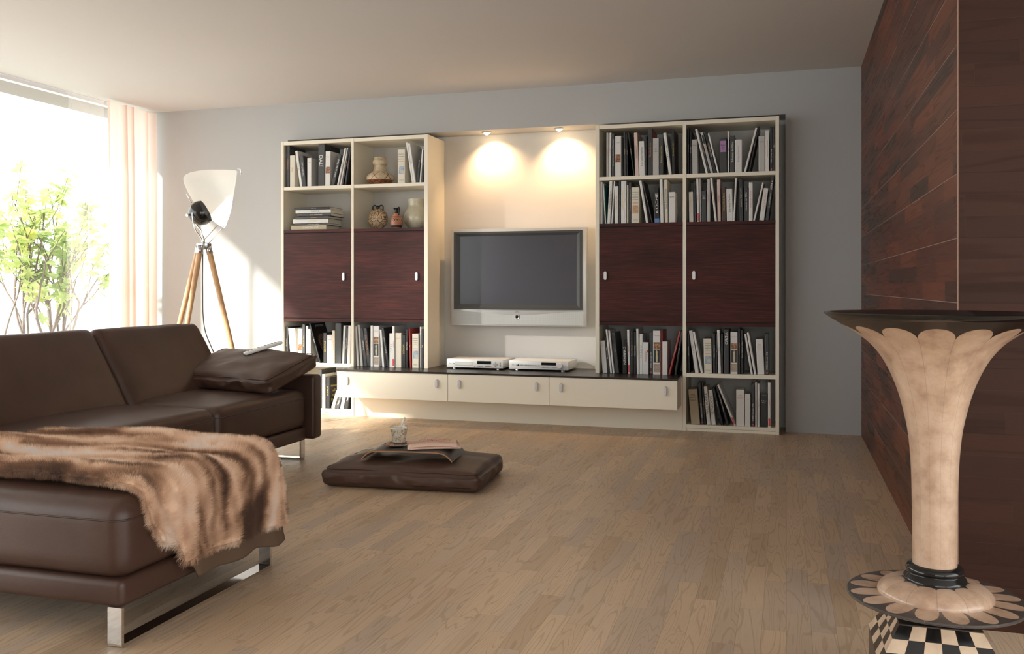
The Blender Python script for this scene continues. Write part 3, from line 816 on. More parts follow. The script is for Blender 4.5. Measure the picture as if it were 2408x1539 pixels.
def f_swirl(g, o, b, Lk):
    w = g.noise(g.comb(o[0], g.math('MULTIPLY', o[1], .3), o[2]), 16, 1, .4, 2.2)
    s = g.math('SINE', g.math('MULTIPLY', w, 42)); f = g.smooth(s, -.1, .25)
    Lk.new(g.mix(f, (.52,.35,.19), (.085,.065,.05)), b.inputs['Base Color']); b.inputs['Roughness'].default_value = .5
def flask():
    root = empty('swirl_flask', (-3.088, 6.570, 1.4612), label='round flask with brown swirls and two black handles', cat='vase')
    prof = [(.030,0),(.036,.002)]+[(.083*math.sin(a), .083-.083*math.cos(a)) for a in [math.pi*(.16+.74*i/20) for i in range(21)]]
    lathe('flask_body', prof, vase_mat('swirl_clay', f_swirl), root, 64, flat=.62)
    lathe('flask_neck', [(.016,.158),(.013,.170),(.012,.178),(.018,.184),(.018,.187),(.012,.186)], m_blackm, root, 24)
    for s in (-1, 1):
        tube('flask_handle', spline([(s*.012,0,.176),(s*.018,0,.186),(s*.030,0,.190),(s*.042,0,.182),(s*.045,0,.168),(s*.041,0,.150)], 5), .0052, m_blackm, root, 8)
flask()
def f_jug(g, o, b, Lk):
    z = o[2]; ang = g.math('ARCTAN2', o[1], o[0])
    base = (.52,.22,.12); dk = (.035,.03,.03)
    ch = g.math('MULTIPLY', g.math('SINE', g.math('MULTIPLY', ang, 16)), g.math('SINE', g.math('MULTIPLY', z, 330)))
    band = g.math('MULTIPLY', g.smooth(z, .030, .031), g.smooth(z, .088, .089, 1, 0))
    col = g.mix(g.math('MULTIPLY', g.smooth(ch, .1, .3), g.math('MULTIPLY', band, .75)), base, (.20,.08,.06))
    n = g.noise(g.comb(g.math('MULTIPLY', ang, .5), 0.0, g.math('MULTIPLY', z, 8)), 9, 1)
    fig = g.math('MULTIPLY', g.smooth(n, .52, .55), g.math('MULTIPLY', g.smooth(z, .060, .061), g.smooth(z, .076, .077, 1, 0)))
    col = g.mix(fig, col, dk)
    for a, c in ((.008,.024),(.090,.0925)):
        col = g.mix(g.math('MULTIPLY', g.smooth(z, a, a+.001), g.smooth(z, c, c+.001, 1, 0)), col, dk)
    Lk.new(col, b.inputs['Base Color']); b.inputs['Roughness'].default_value = .4
def jug():
    root = empty('small_jug', (-2.905, 6.520, 1.4612), label='small orange and black jug with handle before the pale vase', cat='jug')
    prof = spline([(.030,0,0),(.040,.012,0),(.047,.035,0),(.0475,.055,0),(.042,.080,0),(.030,.103,0),(.018,.118,0)], 4)
    lathe('jug_body', [(p.x, p.y) for p in prof], vase_mat('jug_clay', f_jug), root, 48)
    lathe('jug_neck', [(.018,.118),(.0135,.128),(.0145,.145),(.022,.154),(.028,.157),(.026,.159),(.012,.146)], m_blackm, root, 24)
    tube('jug_handle', spline([(.016,-.010,.156),(.024,-.014,.165),(.028,-.016,.150),(.028,-.020,.125),(.027,-.022,.100)], 5), .0055, m_blackm, root, 8)
jug()
def f_cream(g, o, b, Lk):
    v = g.N.new('ShaderNodeTexVoronoi'); v.feature = 'DISTANCE_TO_EDGE'; v.inputs['Scale'].default_value = 120; g.L.new(g.obj(), v.inputs['Vector'])
    f = g.smooth(v.outputs['Distance'], .0, .12, 1, 0); n = g.noise(g.obj(), 14, 3)
    base = g.ramp(n, [(.35,(.52,.47,.34)),(.65,(.62,.58,.45))])
    Lk.new(g.mix(g.math('MULTIPLY', f, .35), base, (.33,.28,.18)), b.inputs['Base Color']); b.inputs['Roughness'].default_value = .22; b.inputs['Coat Weight'].default_value = .4
prof = spline([(.052,0,0),(.070,.020,0),(.090,.052,0),(.098,.088,0),(.092,.125,0),(.074,.158,0),(.062,.180,0),(.062,.205,0),(.067,.232,0),(.0685,.238,0)], 4)
o = lathe('cream_vase', [(p.x, p.y) for p in prof]+[(.064,.237),(.059,.205)], vase_mat('crackle_glaze', f_cream), n=64, loc=(-2.800, 6.660, 1.4612))
tag(o, 'wide pale cream crackle vase behind the small jug', 'vase')

# ---------------------------------------------------------------- books
BC = {}
for k, c, r in (('W',(.74,.73,.71),.35),('G',(.50,.49,.47),.45),('C',(.72,.67,.56),.4),('P',(.68,.52,.47),.4),('K',(.014,.013,.013),.35),
                ('D',(.050,.051,.053),.5),('B',(.060,.025,.018),.35),('R',(.36,.035,.03),.35),('E',(.46,.39,.27),.55)):
    BC[k] = M('book_cover_'+{'W':'white','G':'pale_grey','C':'cream','P':'pink','K':'black','D':'charcoal','B':'brown','R':'red','E':'beige'}[k], c, r)
m_pages = M('book_pages', (.60,.56,.48), .8, bump=.3, bscale=400)
TC_ = {}
for k, n, c in (('w','white',(.80,.79,.76)),('k','black',(.02,.02,.02)),('or','orange',(.62,.25,.06)),('ye','yellow',(.68,.52,.12)),('rd','red',(.50,.05,.05)),
                ('gr','grey',(.28,.28,.29)),('bl','blue',(.08,.13,.35)),('pu','purple',(.28,.10,.32)),('pi','pink',(.62,.28,.32))):
    TC_[k] = M('print_'+n, c, .5)
def picmat(name, scale, stops):
    m, N, Lk, b = newmat(name); g = G(m); n = g.noise(g.obj(), scale, 4, .7, .8)
    Lk.new(g.ramp(n, stops), b.inputs['Base Color']); b.inputs['Roughness'].default_value = .4; return m
m_pic = picmat('old_painting', 60, [(.3,(.03,.015,.01)),(.45,(.20,.07,.03)),(.6,(.45,.25,.12)),(.75,(.6,.5,.35))])
m_sky = picmat('blue_picture', 30, [(.3,(.10,.25,.50)),(.5,(.30,.42,.55)),(.6,(.6,.55,.45)),(.8,(.35,.20,.08))])
m_sand = picmat('sand_picture', 70, [(.3,(.30,.15,.07)),(.5,(.55,.33,.18)),(.7,(.65,.50,.35))])
m_mottle = picmat('mottled_picture', 80, [(.3,(.35,.06,.06)),(.45,(.50,.40,.30)),(.6,(.30,.24,.18)),(.75,(.65,.58,.48))])
m_statue = M('pale_statue', (.66,.56,.34), .6); m_navy = M('dark_picture', (.02,.025,.03), .4)
m_lilac = M('lilac_label', (.42,.24,.46), .5); m_bluef = M('blue_label', (.10,.24,.50), .4); m_teal = M('teal_cover', (.02,.17,.17), .4)
m_redl = M('red_label', (.62,.07,.08), .45); m_dlab = M('dark_label', (.025,.025,.028), .5); m_skin = M('portrait_skin', (.36,.20,.13), .5); m_hair = M('portrait_hair', (.035,.018,.012), .5)
def cover_mesh(W, H_, D):
    b = min(.0022, W*.12); r = min(.004, W*.3); o = []
    # outline in plan: rounded spine at the front, open fore-edge at the back
    for i in range(5): a = math.pi+math.pi/2*i/4; o.append((r+r*math.cos(a), r+r*math.sin(a)))
    for i in range(5): a = 1.5*math.pi+math.pi/2*i/4; o.append((W-r+r*math.cos(a), r+r*math.sin(a)))
    o += [(W, D), (W-b, D), (W-b, b*1.3), (b, b*1.3), (b, D), (0, D)]
    n = len(o); vs = [(x, y, 0) for x, y in o]+[(x, y, H_) for x, y in o]
    fs = [(i, (i+1) % n, n+(i+1) % n, n+i) for i in range(n)]
    # caps as quads so the U shape stays clean: spine fan, two boards
    def cap(q, flip):
        L_ = [tuple(range(0, 10))+(12, 13), (9, 10, 11, 12), (13, 14, 15, 0)]
        for f in L_:
            f = tuple(q+i for i in f); fs.append(f[::-1] if flip else f)
    cap(0, True); cap(n, False)
    return vs, fs
def book(X, z, W, H_, tilt, col, title, tc, label, group, D=None, y=None, lying=False, rnd=random):
    kind = col[0]; flag = col[1:]
    D = D or min(.26, max(.14, H_*.74+rnd.uniform(-.015,.015)))
    y = y if y is not None else YU+.014+rnd.uniform(0, .012)
    v, f = cover_mesh(W, H_, D)
    o = mesh('book', v, f, BC[kind]); tag(o, label, 'book', group)
    th = math.radians(tilt)
    o.location = (X, y, z+(W*math.sin(th) if th > 0 and not lying else 0)+.0003); o.rotation_euler = (0, th, 0)
    b = min(.0022, W*.12)
    box('pages', b, W-b, b*1.3, D-.004, .003, H_-.003, m_pages, o)
    U = ((0,0,1),(-1,0,0),(0,-1,0)); DN = ((0,0,-1),(1,0,0),(0,-1,0)); FL = ((1,0,0),(0,0,1),(0,-1,0))
    yo = -.0004
    big = '!' in tc; hor = '^' in tc; tcm = TC_[tc.strip('^!')]
    def patch(x0, x1, z0, z1, m, nm='picture', dy=.0006):
        return box(nm, x0, x1, -dy, .0005, z0, z1, m, o)
    if '#' in flag:
        if 'painting' in label: patch(.1*W, .9*W, .36*H_, .55*H_, m_pic)
        else:
            patch(.15*W, .88*W, .27*H_, .50*H_, m_sky if 'blue' in label else m_sand); patch(.15*W, .88*W, .555*H_, .568*H_, m_redl, 'red_line')
    if '%' in flag:
        patch(.08*W, .9*W, .585*H_, .735*H_, m_pic); patch(.08*W, .9*W, .27*H_, .57*H_, m_navy); patch(.08*W, .9*W, .05*H_, .235*H_, m_mottle)
        st = [(.42,.28),(.62,.28),(.66,.40),(.60,.46),(.64,.52),(.56,.535),(.54,.56),(.48,.56),(.46,.535),(.38,.51),(.42,.45),(.38,.38)]
        n = len(st); vs = [(a*W, -.0022, c*H_) for a, c in st]+[(a*W, -.0004, c*H_) for a, c in st]
        mesh('figure_picture', vs, [tuple(range(n)), tuple(range(n, 2*n))]+[(i, (i+1) % n, n+(i+1) % n, n+i) for i in range(n)], m_statue, o)
    if '~' in flag: patch(.12*W, .9*W, .60*H_, .92*H_, m_lilac, 'spine_label')
    if '-' in flag: patch(.18*W, .86*W, .72*H_, .93*H_, m_dlab, 'spine_label')
    if '+' in flag: patch(.01*W, .99*W, .0*H_+.001, .12*H_, m_bluef, 'blue_foot', .0008)
    if title == 'Handbuch': patch(.14*W, .86*W, .03*H_, .20*H_, m_redl, 'red_label')
    if 'red square' in label: patch(.7*W, .98*W, .68*H_, .75*H_, m_redl, 'red_square')
    if title.startswith('STERN'): patch(.30*W, .72*W, .03*H_, .065*H_, m_redl, 'red_logo')
    if '=' in flag: box('teal_cover', W-.0002, W+.0008, .004, D-.003, .004, H_-.004, m_teal, o)
    if 'red cover' in label: box('red_cover', W-.0002, W+.0008, .006, D-.003, .004, H_-.004, BC['R'], o)
    if '&' in flag:   # face on the front board
        def pl(nm, pts, m, d):
            n = len(pts); vs = [(W+.0002, a*D, c*H_) for a, c in pts]+[(W+d, a*D, c*H_) for a, c in pts]
            mesh(nm, vs, [tuple(range(n)), tuple(range(n, 2*n))]+[(i, (i+1) % n, n+(i+1) % n, n+i) for i in range(n)], m, o)
        pl('portrait_face', [(.22,.60),(.30,.40),(.36,.22),(.44,.12),(.60,.10),(.74,.14),(.84,.24),(.92,.40),(.94,.60),(.86,.72),(.60,.76),(.36,.74)], m_skin, .0012)
        pl('portrait_hair', [(.18,.62),(.24,.56),(.30,.66),(.42,.70),(.56,.72),(.78,.70),(.90,.60),(.97,.66),(.92,.78),(.70,.84),(.42,.84),(.22,.76)], m_hair, .0020)
        for a in (.42,.70):
            pl('portrait_eye', [(a-.05,.50),(a,.485),(a+.06,.50),(a,.515)], m_navy, .0018); pl('portrait_brow', [(a-.07,.54),(a+.08,.55),(a+.08,.565),(a-.07,.56)], m_hair, .0018)
        pl('portrait_mouth', [(.48,.27),(.58,.255),(.68,.27),(.58,.285)], M('portrait_lips', (.25,.08,.06), .5), .0018)
        pl('portrait_shirt', [(.10,.004),(.95,.004),(.90,.12),(.62,.05),(.40,.16),(.20,.20)], BC['K'], .0024)
        TEXTS.append(dict(s='JAMES DEAN', parent=o, mat=TC_['w'], basis=((0,1,0),(0,0,1),(1,0,0)), c=(W+.0006, D*.55, H_*.92), w=D*.6, h=.022, name='cover_title'))
    if '*' in flag:
        for i, s in enumerate(('Nofretete', 'will', 'nach', 'Hause')):
            TEXTS.append(dict(s=s, parent=o, mat=TC_['ye'], basis=((0,1,0),(0,0,1),(1,0,0)), c=(W+.0006, D*.36, H_*(.72-.15*i)), w=D*.5, h=.024, name='cover_title'))
    if not title: return o
    if hor:
        words = title.split(); n = min(len(words), 4)
        if title in ('CHRONIK',): zc = .88
        elif title == 'Harenberg': words = ['Harenberg', 'Kompakt', 'Lexikon', 'in 3 Bänden']; zc = .86; TEXTS.append(dict(s='Harenberg', parent=o, mat=tcm, basis=FL, c=(W/2, yo, H_*.09), w=W*.6, h=.008, name='spine_title'))
        elif '~' in flag: zc = .80; words = ['Bilder', 'der', 'Zeit']
        elif title == 'Unter der Sonne': zc = .84
        else: zc = .84
        stp = min(.020, W*.30); hh = stp*.62*(1.3 if title == 'CHRONIK' else 1)
        for i, s in enumerate(words[:5]):
            TEXTS.append(dict(s=s, parent=o, mat=tcm, basis=FL, c=(W/2, yo-(.0008 if '~' in flag else 0), H_*zc-i*stp), w=W*.74, h=hh, name='spine_title'))
    else:
        if title == 'DALÍ': TEXTS.append(dict(s=title, parent=o, mat=tcm, basis=DN, c=(W/2, yo, H_*.60), w=H_*.36, h=W*.66, name='spine_title'))
        elif title == 'VIDEO': TEXTS.append(dict(s=title, parent=o, mat=tcm, basis=DN, c=(W/2, yo, H_*.80), w=H_*.30, h=W*.62, name='spine_title'))
        elif title.startswith('EIN TAG'):
            TEXTS.append(dict(s='AFRIKA', parent=o, mat=tcm, basis=U, c=(W/2, yo, H_*.80), w=H_*.30, h=W*.62, name='spine_title'))
            TEXTS.append(dict(s='EIN TAG IM LEBEN VON', parent=o, mat=tcm, basis=U, c=(W*.55, yo, H_*.46), w=H_*.36, h=W*.30, name='spine_title'))
        else:
            up = title in ('WILL KUPPER', 'NEHBERG', 'KÜCHE', 'WELT GESCHICHTE')
            caps = title.startswith('I N')
            hgt = W*.62 if up else min(W*.42, .0125); ln = H_*{True: .55, False: min(.75, .045*len(title)+.12)}[up or caps]
            bs = DN if caps or title == 'NORDSEEKÜSTE' and False else U
            TEXTS.append(dict(s=title, parent=o, mat=tcm, basis=bs, c=(W/2, yo-(.0008 if flag else 0), H_*(.56 if not title.startswith('STERN') else .34)), w=ln, h=hgt, name='spine_title', stretch=up))
    return o
BOOKS = [
('L1', 'books on the leftmost top shelf', "on the leftmost column's top shelf", 1.806, [
 (-3.8513, 0.0355, 0.331, 0.7, 'D', 'ÖSTERREICH', 'or', 'tall black book with small orange letters, leftmost'),
 (-3.8127, 0.0443, 0.255, 0.0, 'C', 'BIBEL', 'or', 'thick cream book with faint gold lettering'),
 (-3.721, 0.0227, 0.291, -8.9, 'W', 'DIE WELT', 'gr', 'slim white book leaning left'),
 (-3.698, 0.0345, 0.245, -5.9, 'D', 'Tod und Teufel', 'w', 'short charcoal book with crooked white lettering'),
 (-3.655, 0.0374, 0.228, 0.0, 'W', 'LEXIKON', 'k^', 'thick white book beside the tallest book'),
 (-3.553, 0.0561, 0.331, 0.0, 'D', 'DALÍ', 'w!', 'tallest dark book with huge white lettering'),
 (-3.494, 0.0443, 0.273, 1.0, 'W#', 'Kunst', 'gr^', 'white book with a small painting on its spine'),
 (-3.444, 0.0286, 0.247, 15.0, 'D', 'Schule an der Wand', 'w', 'charcoal book leaning right, white lettering'),
 (-3.39, 0.0148, 0.297, 12.9, 'W', 'Malerei heute', 'gr', 'thin white book leaning right'),
 (-3.3705, 0.0138, 0.299, 12.2, 'W', 'Skizzen', 'k', 'second thin white book leaning right'),
 (-3.3509, 0.0158, 0.3, 11.1, 'K', 'Wege zur Kunst', 'ye', 'thin black book with yellow letters leaning right'),
 (-3.3246, 0.0148, 0.293, 9.1, 'K', 'Rot und Schwarz', 'rd', 'black book with red letters, rightmost'),
]),
('L2', 'books beside the painted vase', 'beside the painted vase, top shelf', 1.806, [
 (-2.869, 0.0601, 0.26, 0.0, 'C#', 'Harenberg', 'k^', 'thick cream encyclopedia with a blue picture'),
 (-2.756, 0.0148, 0.316, -9.1, 'W', 'SUDAN', 'or', 'thin white book leaning left'),
 (-2.738, 0.0187, 0.308, -8.8, 'W', 'Japan heute', 'gr', 'second thin white book leaning left'),
 (-2.7186, 0.0197, 0.259, 5.7, 'K', 'Nacht und Tag', 'w', 'black book leaning right, white lettering'),
 (-2.693, 0.0128, 0.254, 4.3, 'W', 'Farben', 'k', 'very thin white book leaning right'),
 (-2.6754, 0.0128, 0.248, 3.2, 'K', 'Jazz', 'ye', 'very thin black book, rightmost'),
]),
('L4', 'books below the leftmost door', 'below the leftmost door', 0.404, [
 (-3.8532, 0.0236, 0.281, 0.0, 'D', 'Geschichte', 'w', 'dark grey book, leftmost'),
 (-3.8031, 0.0286, 0.27, -5.7, 'W', 'IN AFRIKA', 'k', 'white book leaning left, black letters'),
 (-3.7748, 0.0355, 0.273, -4.8, 'C', 'Das alte Haus', 'gr', 'cream book leaning left'),
 (-3.737, 0.0424, 0.268, 0.0, 'W#', 'Kunst', 'gr^', 'white book with a small painting on its spine'),
 (-3.694, 0.0236, 0.303, 0.0, 'D', 'Welt der Tiere', 'ye', 'tall charcoal book with yellow letters'),
 (-3.667, 0.0177, 0.291, 0.0, 'W', 'Alpen', 'gr', 'thin tall white book'),
 (-3.649, 0.0246, 0.266, 0.0, 'W', 'Meine Jahre', 'rd', 'shorter white book left of portrait cover'),
 (-3.546, 0.0138, 0.323, -16.4, 'K&', 'James Dean', 'w', 'large black book with a face on its cover, leaning left'),
 (-3.511, 0.0305, 0.238, 0.0, 'K', 'SCHWARZ', 'ye', 'black book with yellow letters'),
 (-3.478, 0.0433, 0.223, 0.0, 'W', 'Duden', 'k^', 'thick short white book'),
 (-3.431, 0.0246, 0.258, 0.0, 'C', 'Europa im Licht', 'or', 'cream book with pale orange letters'),
 (-3.4026, 0.0512, 0.317, 0.0, 'D', '', 'w', 'thick tall plain charcoal book'),
 (-3.3514, 0.0207, 0.298, 2.7, 'W', 'In Farbe und Licht', 'bl', 'white book leaning right, blue letters'),
 (-3.3305, 0.0207, 0.281, 3.2, 'D', 'Computer von A bis Z', 'w', 'charcoal book leaning right, white letters'),
 (-3.3045, 0.0246, 0.298, 2.1, 'W', 'Reise', 'or', 'white book leaning right, rightmost'),
]),
('L5', 'books on the left bench end', 'on the bench below second door', 0.386, [
 (-3.2141, 0.0177, 0.311, -3.7, 'G', 'Kochen', 'gr', 'light grey book leaning left, leftmost'),
 (-3.1896, 0.0207, 0.323, -5.0, 'G', 'Asien', 'gr', 'tall light grey book leaning left'),
 (-3.1573, 0.0266, 0.298, -7.3, 'D', 'Rockmusik', 'w', 'charcoal book leaning left'),
 (-3.1308, 0.0305, 0.298, -7.1, 'K', 'Der Garten der Welt', 'or', 'black book leaning left, orange letters'),
 (-3.1009, 0.0207, 0.32, 0.0, 'W', 'Kalender', 'or', 'thin tall white book'),
 (-3.0805, 0.0502, 0.315, 0.0, 'W%', 'CHRONIK', 'rd^', 'thick white chronicle with three pictures'),
 (-3.0033, 0.0177, 0.289, -4.4, 'W', 'Tiere', 'gr', 'thin white book leaning left'),
 (-2.9625, 0.0187, 0.305, -8.9, 'K', 'Das große Handbuch der Computer', 'w', 'black computer handbook leaning left'),
 (-2.9442, 0.0276, 0.261, 0.0, 'W', 'P E T E R', 'k', 'short white book with spaced black letters'),
 (-2.916, 0.0197, 0.318, 0.0, 'W', 'Handbuch', 'rd', 'tall slim white book with red foot'),
 (-2.894, 0.0512, 0.265, 0.0, 'C', 'BROCK', 'or^', 'thick short cream book'),
 (-2.839, 0.0305, 0.251, 0.0, 'K', 'SCHAUM', 'ye', 'short black book with yellow lettering'),
 (-2.805, 0.0207, 0.295, 0.0, 'K', 'Krimi Nacht', 'w', 'slim black book with white lettering'),
 (-2.768, 0.0128, 0.299, -2.3, 'R', 'JAZZ', 'w', 'thin red and black book'),
 (-2.749, 0.0532, 0.262, 0.0, 'C#', 'Harenberg', 'k^', 'thick cream encyclopedia with a blue picture'),
 (-2.69, 0.0128, 0.315, 0.0, 'W', 'Licht', 'gr', 'thin tall white book near the end'),
 (-2.675, 0.0158, 0.297, 0.0, 'D', 'Stadt', 'w', 'charcoal book, rightmost'),
]),
('L6', 'books on the leftmost bottom shelf', 'on the leftmost bottom shelf', 0.045, [
 (-3.554, 0.0295, 0.305, 0.0, 'D', 'Atlas der Vögel', 'ye', 'tall charcoal book, leftmost'),
 (-3.52, 0.0266, 0.27, 0.0, 'W', 'Wissen', 'rd', 'white book beside the charcoal one'),
 (-3.491, 0.0355, 0.246, 0.0, 'K*', 'SCHACH', 'ye', 'black book with yellow words on its cover'),
 (-3.442, 0.0286, 0.143, 18.0, 'W', 'Reise durch', 'rd', 'white book leaning right'),
 (-3.4108, 0.0345, 0.141, 17.6, 'D', 'Musik und Zeit', 'w', 'charcoal book leaning right'),
 (-3.3641, 0.0295, 0.148, 12.7, 'W', 'Spanien', 'gr', 'second white book leaning right'),
 (-3.3242, 0.0305, 0.149, 8.6, 'K', 'Feuer', 'w', 'black book leaning right, rightmost'),
]),
('R1', 'books on the top shelf right of the television', 'top shelf right of television', 1.798, [
 (-1.242, 0.0158, 0.319, 0.0, 'G', 'Wege des Lebens', 'or', 'pale grey book with orange letters, leftmost'),
 (-1.223, 0.0148, 0.318, 0.7, 'W', 'Bauen in Europa', 'rd', 'white book with red letters'),
 (-1.201, 0.0187, 0.31, 0.0, 'D', 'Tier- und Himmelskunde aus Griechenland', 'w', 'charcoal book with long white title'),
 (-1.18, 0.0463, 0.292, 0.0, 'W#', 'Kunst', 'gr^', 'very thick white book with a painting'),
 (-1.11, 0.0128, 0.319, -1.1, 'D', 'Das Gebirgsjahr', 'ye', 'slim charcoal book with yellow and red letters'),
 (-1.095, 0.0098, 0.309, -0.7, 'K', 'Neue Lieder', 'w', 'slim black book with pale label'),
 (-1.044, 0.009, 0.316, -7.5, 'K', 'Das schwarze Buch', 'w', 'thin black book leaning left'),
 (-1.033, 0.0256, 0.309, -1.7, 'P', 'NORDSEEKÜSTE', 'k', 'cream and pink book with dark letters'),
 (-1.002, 0.0394, 0.246, -1.2, 'W', 'Die hellen Nächte', 'k', 'short thick white book'),
 (-0.96, 0.0118, 0.282, 0.0, 'K', 'Das blaue Wunder', 'pu', 'slim black book with purple letters'),
 (-0.944, 0.0335, 0.331, 0.0, 'D', 'Buddenbrock', 'or', 'tallest charcoal book with red cover'),
 (-0.907, 0.0433, 0.264, 0.0, 'G', 'Weltgeschichte 2 und die neue Moderne', 'bl^', 'thick grey book with blue print'),
 (-0.86, 0.0266, 0.263, 0.0, 'D', 'Schatten und Licht', 'ye', 'short charcoal book with yellow letters'),
 (-0.794, 0.0207, 0.299, -7.5, 'W', 'I N  A F R I K A', 'k', 'white book leaning left, black spaced letters'),
 (-0.772, 0.0187, 0.319, -0.7, 'K', 'Die Kunst der Welt', 'ye', 'tall black book, rightmost'),
]),
('R2', 'books on the rightmost top shelf', "rightmost column's top shelf", 1.798, [
 (-0.666, 0.0128, 0.324, 0.0, 'K', 'Im Tal der Nacht', 'w', 'black book with pale print, leftmost'),
 (-0.648, 0.0118, 0.303, 0.0, 'K', 'GOTT in Afrika', 'w', 'slim black book with bold white letters'),
 (-0.631, 0.0384, 0.241, -1.0, 'G', 'Fischer', 'k^', 'thick short grey book, plain'),
 (-0.5384, 0.0158, 0.321, -13.3, 'W', 'Der neue Fischer', 'rd', 'white book leaning far left'),
 (-0.5176, 0.0108, 0.29, -14.2, 'K', 'Gesang der Nacht', 'w', 'thin black book leaning far left'),
 (-0.506, 0.0187, 0.295, -13.7, 'G-', 'Der alte Garten', 'or', 'grey book leaning left, dark label'),
 (-0.4834, 0.0197, 0.299, -12.7, 'K', 'Kraft und Schönheit', 'w', 'black book leaning left, white letters'),
 (-0.4586, 0.0118, 0.286, -13.6, 'W', 'Licht und Leben', 'ye', 'slim white book leaning left, yellow letters'),
 (-0.442, 0.0483, 0.242, -0.7, 'D~', 'Bilder der Zeit', 'k^', 'thick dark book with a lilac label'),
 (-0.39, 0.0108, 0.287, 0.0, 'W', 'JAHRBUCH', 'k', 'thin tall white book'),
 (-0.374, 0.0315, 0.257, 0.0, 'D', 'Schule an der Nähe', 'w', 'charcoal book with white print'),
 (-0.339, 0.0453, 0.227, 0.0, 'W', 'Frühlings Erwachen', 'pu', 'thick white book with coloured print'),
 (-0.28, 0.0138, 0.31, 14.2, 'W', 'Fotografie in Wort', 'or', 'slim white book leaning right'),
 (-0.251, 0.0108, 0.316, 11.6, 'K', 'Die Nacht des Jägers', 'w', 'black book leaning right'),
 (-0.183, 0.0414, 0.244, 0.0, 'G', 'Fischer', 'k^', 'thick grey book near the right end'),
 (-0.137, 0.0246, 0.281, 0.0, 'W', 'Geheimnis der Pyramiden', 'rd', 'white book with red print'),
 (-0.107, 0.0177, 0.305, 0.0, 'K', 'STERN Chronik 1998', 'w', 'black book, second from the right'),
 (-0.086, 0.0098, 0.304, 0.0, 'K', 'BERLIN', 'w', 'slim black book, rightmost'),
]),
('R3', 'books above the third door', 'above the third dark door', 1.461, [
 (-1.2882, 0.009, 0.306, 0.0, 'W', 'Licht', 'k', 'very thin white book, leftmost'),
 (-1.282, 0.0128, 0.302, 0.0, 'W', 'Märchen', 'or', 'white book with pastel print'),
 (-1.252, 0.009, 0.289, -3.2, 'W=', 'Fische', 'k', 'very thin white book with teal cover'),
 (-1.234, 0.0217, 0.305, 3.1, 'W', 'Die wunderbare Küche', 'k', 'white book leaning right'),
 (-1.206, 0.009, 0.305, 3.5, 'W', 'Kino', 'k', 'thin white book leaning right'),
 (-1.18, 0.0256, 0.269, 0.0, 'W', 'Das große Konzept', 'rd', 'short white book with red print'),
 (-1.15, 0.009, 0.305, 0.0, 'D', 'Feuer', 'ye', 'thin charcoal book'),
 (-1.135, 0.0236, 0.304, 0.0, 'W', 'Gärten der Renaissance', 'ye', 'tall white book with yellow print'),
 (-1.109, 0.0128, 0.303, 0.0, 'W', 'Länder', 'or', 'white book with orange print'),
 (-1.093, 0.0118, 0.274, 0.0, 'C', 'Fisch', 'gr', 'narrow cream book'),
 (-1.077, 0.0148, 0.293, 0.0, 'D', 'Tier- und Himmelskunde aus Griechenland', 'w', 'charcoal book with long white title'),
 (-1.059, 0.0561, 0.256, 0.0, 'C#', 'Harenberg', 'k^', 'thick cream encyclopedia with a picture'),
 (-0.955, 0.0177, 0.306, -9.3, 'W', 'Orchidee', 'rd', 'white book leaning left'),
 (-0.915, 0.009, 0.305, -12.7, 'K', 'Abenteuer Nacht', 'w', 'black book leaning left'),
 (-0.894, 0.0345, 0.249, -1.6, 'K+', 'KÜCHE', 'w', 'black book with a blue foot'),
 (-0.852, 0.0217, 0.306, -1.4, 'W', 'Die neue Welt', 'ye', 'tall white book, left of the tall cream one'),
 (-0.823, 0.0227, 0.303, -0.9, 'C', 'Neues Kosmos Tierleben', 'k', 'tall cream book with dark print'),
 (-0.795, 0.0463, 0.215, 0.0, 'W', 'BORA', 'k^', 'short thick white book, rightmost'),
]),
('R4', 'books above the rightmost door', 'above the rightmost dark door', 1.461, [
 (-0.654, 0.0305, 0.213, -0.8, 'W', 'Glaube und Hoffnung', 'ye', 'short white book, leftmost'),
 (-0.615, 0.0128, 0.286, -1.2, 'K', '', 'w', 'plain thin black book'),
 (-0.597, 0.0158, 0.304, -1.3, 'W', 'Handbuch', 'rd', 'white book with a red foot'),
 (-0.579, 0.0108, 0.304, -1.1, 'G', 'Wandern', 'gr', 'slim grey book beside white one'),
 (-0.564, 0.0315, 0.215, -0.8, 'D', 'Unter der Sonne', 'w^', 'short dark book with bold white print'),
 (-0.5279, 0.0197, 0.296, 0.0, 'G', 'LORIOT', 'rd', 'grey book with dark red letters'),
 (-0.4761, 0.0148, 0.306, -6.2, 'W', 'Malen und Zeichnen', 'or', 'white book leaning left'),
 (-0.458, 0.0227, 0.292, -1.0, 'P', 'FAMILY', 'rd', 'pale pink book'),
 (-0.428, 0.0276, 0.243, -0.9, 'B', 'Schule des Lebens', 'ye', 'short dark brown book with yellow print'),
 (-0.395, 0.0404, 0.226, -1.3, 'W', 'Die neue Medizin', 'k', 'thick short white book'),
 (-0.353, 0.0118, 0.298, 2.9, 'W', 'Architektur', 'gr', 'white book leaning right beside thick one'),
 (-0.309, 0.0256, 0.293, -1.2, 'K', 'Architektur 20. Jahrhundert', 'w', 'tall black book with white print'),
 (-0.278, 0.0266, 0.243, -0.7, 'D', 'Schule an der Nähe', 'w', 'charcoal book right of black one'),
 (-0.247, 0.0256, 0.265, 0.0, 'W', 'Geheimnis der Pyramide', 'rd', 'white book with red print'),
 (-0.218, 0.0118, 0.266, 13.1, 'W', 'Brustgesund für alle', 'k', 'slim white book leaning far right'),
 (-0.178, 0.0325, 0.222, 7.4, 'W', 'Kunst und Leben', 'pi', 'thick white book leaning right'),
 (-0.137, 0.0217, 0.303, 7.0, 'K', 'EIN TAG IM LEBEN VON AFRIKA', 'w', 'tall black book leaning right, rightmost'),
]),
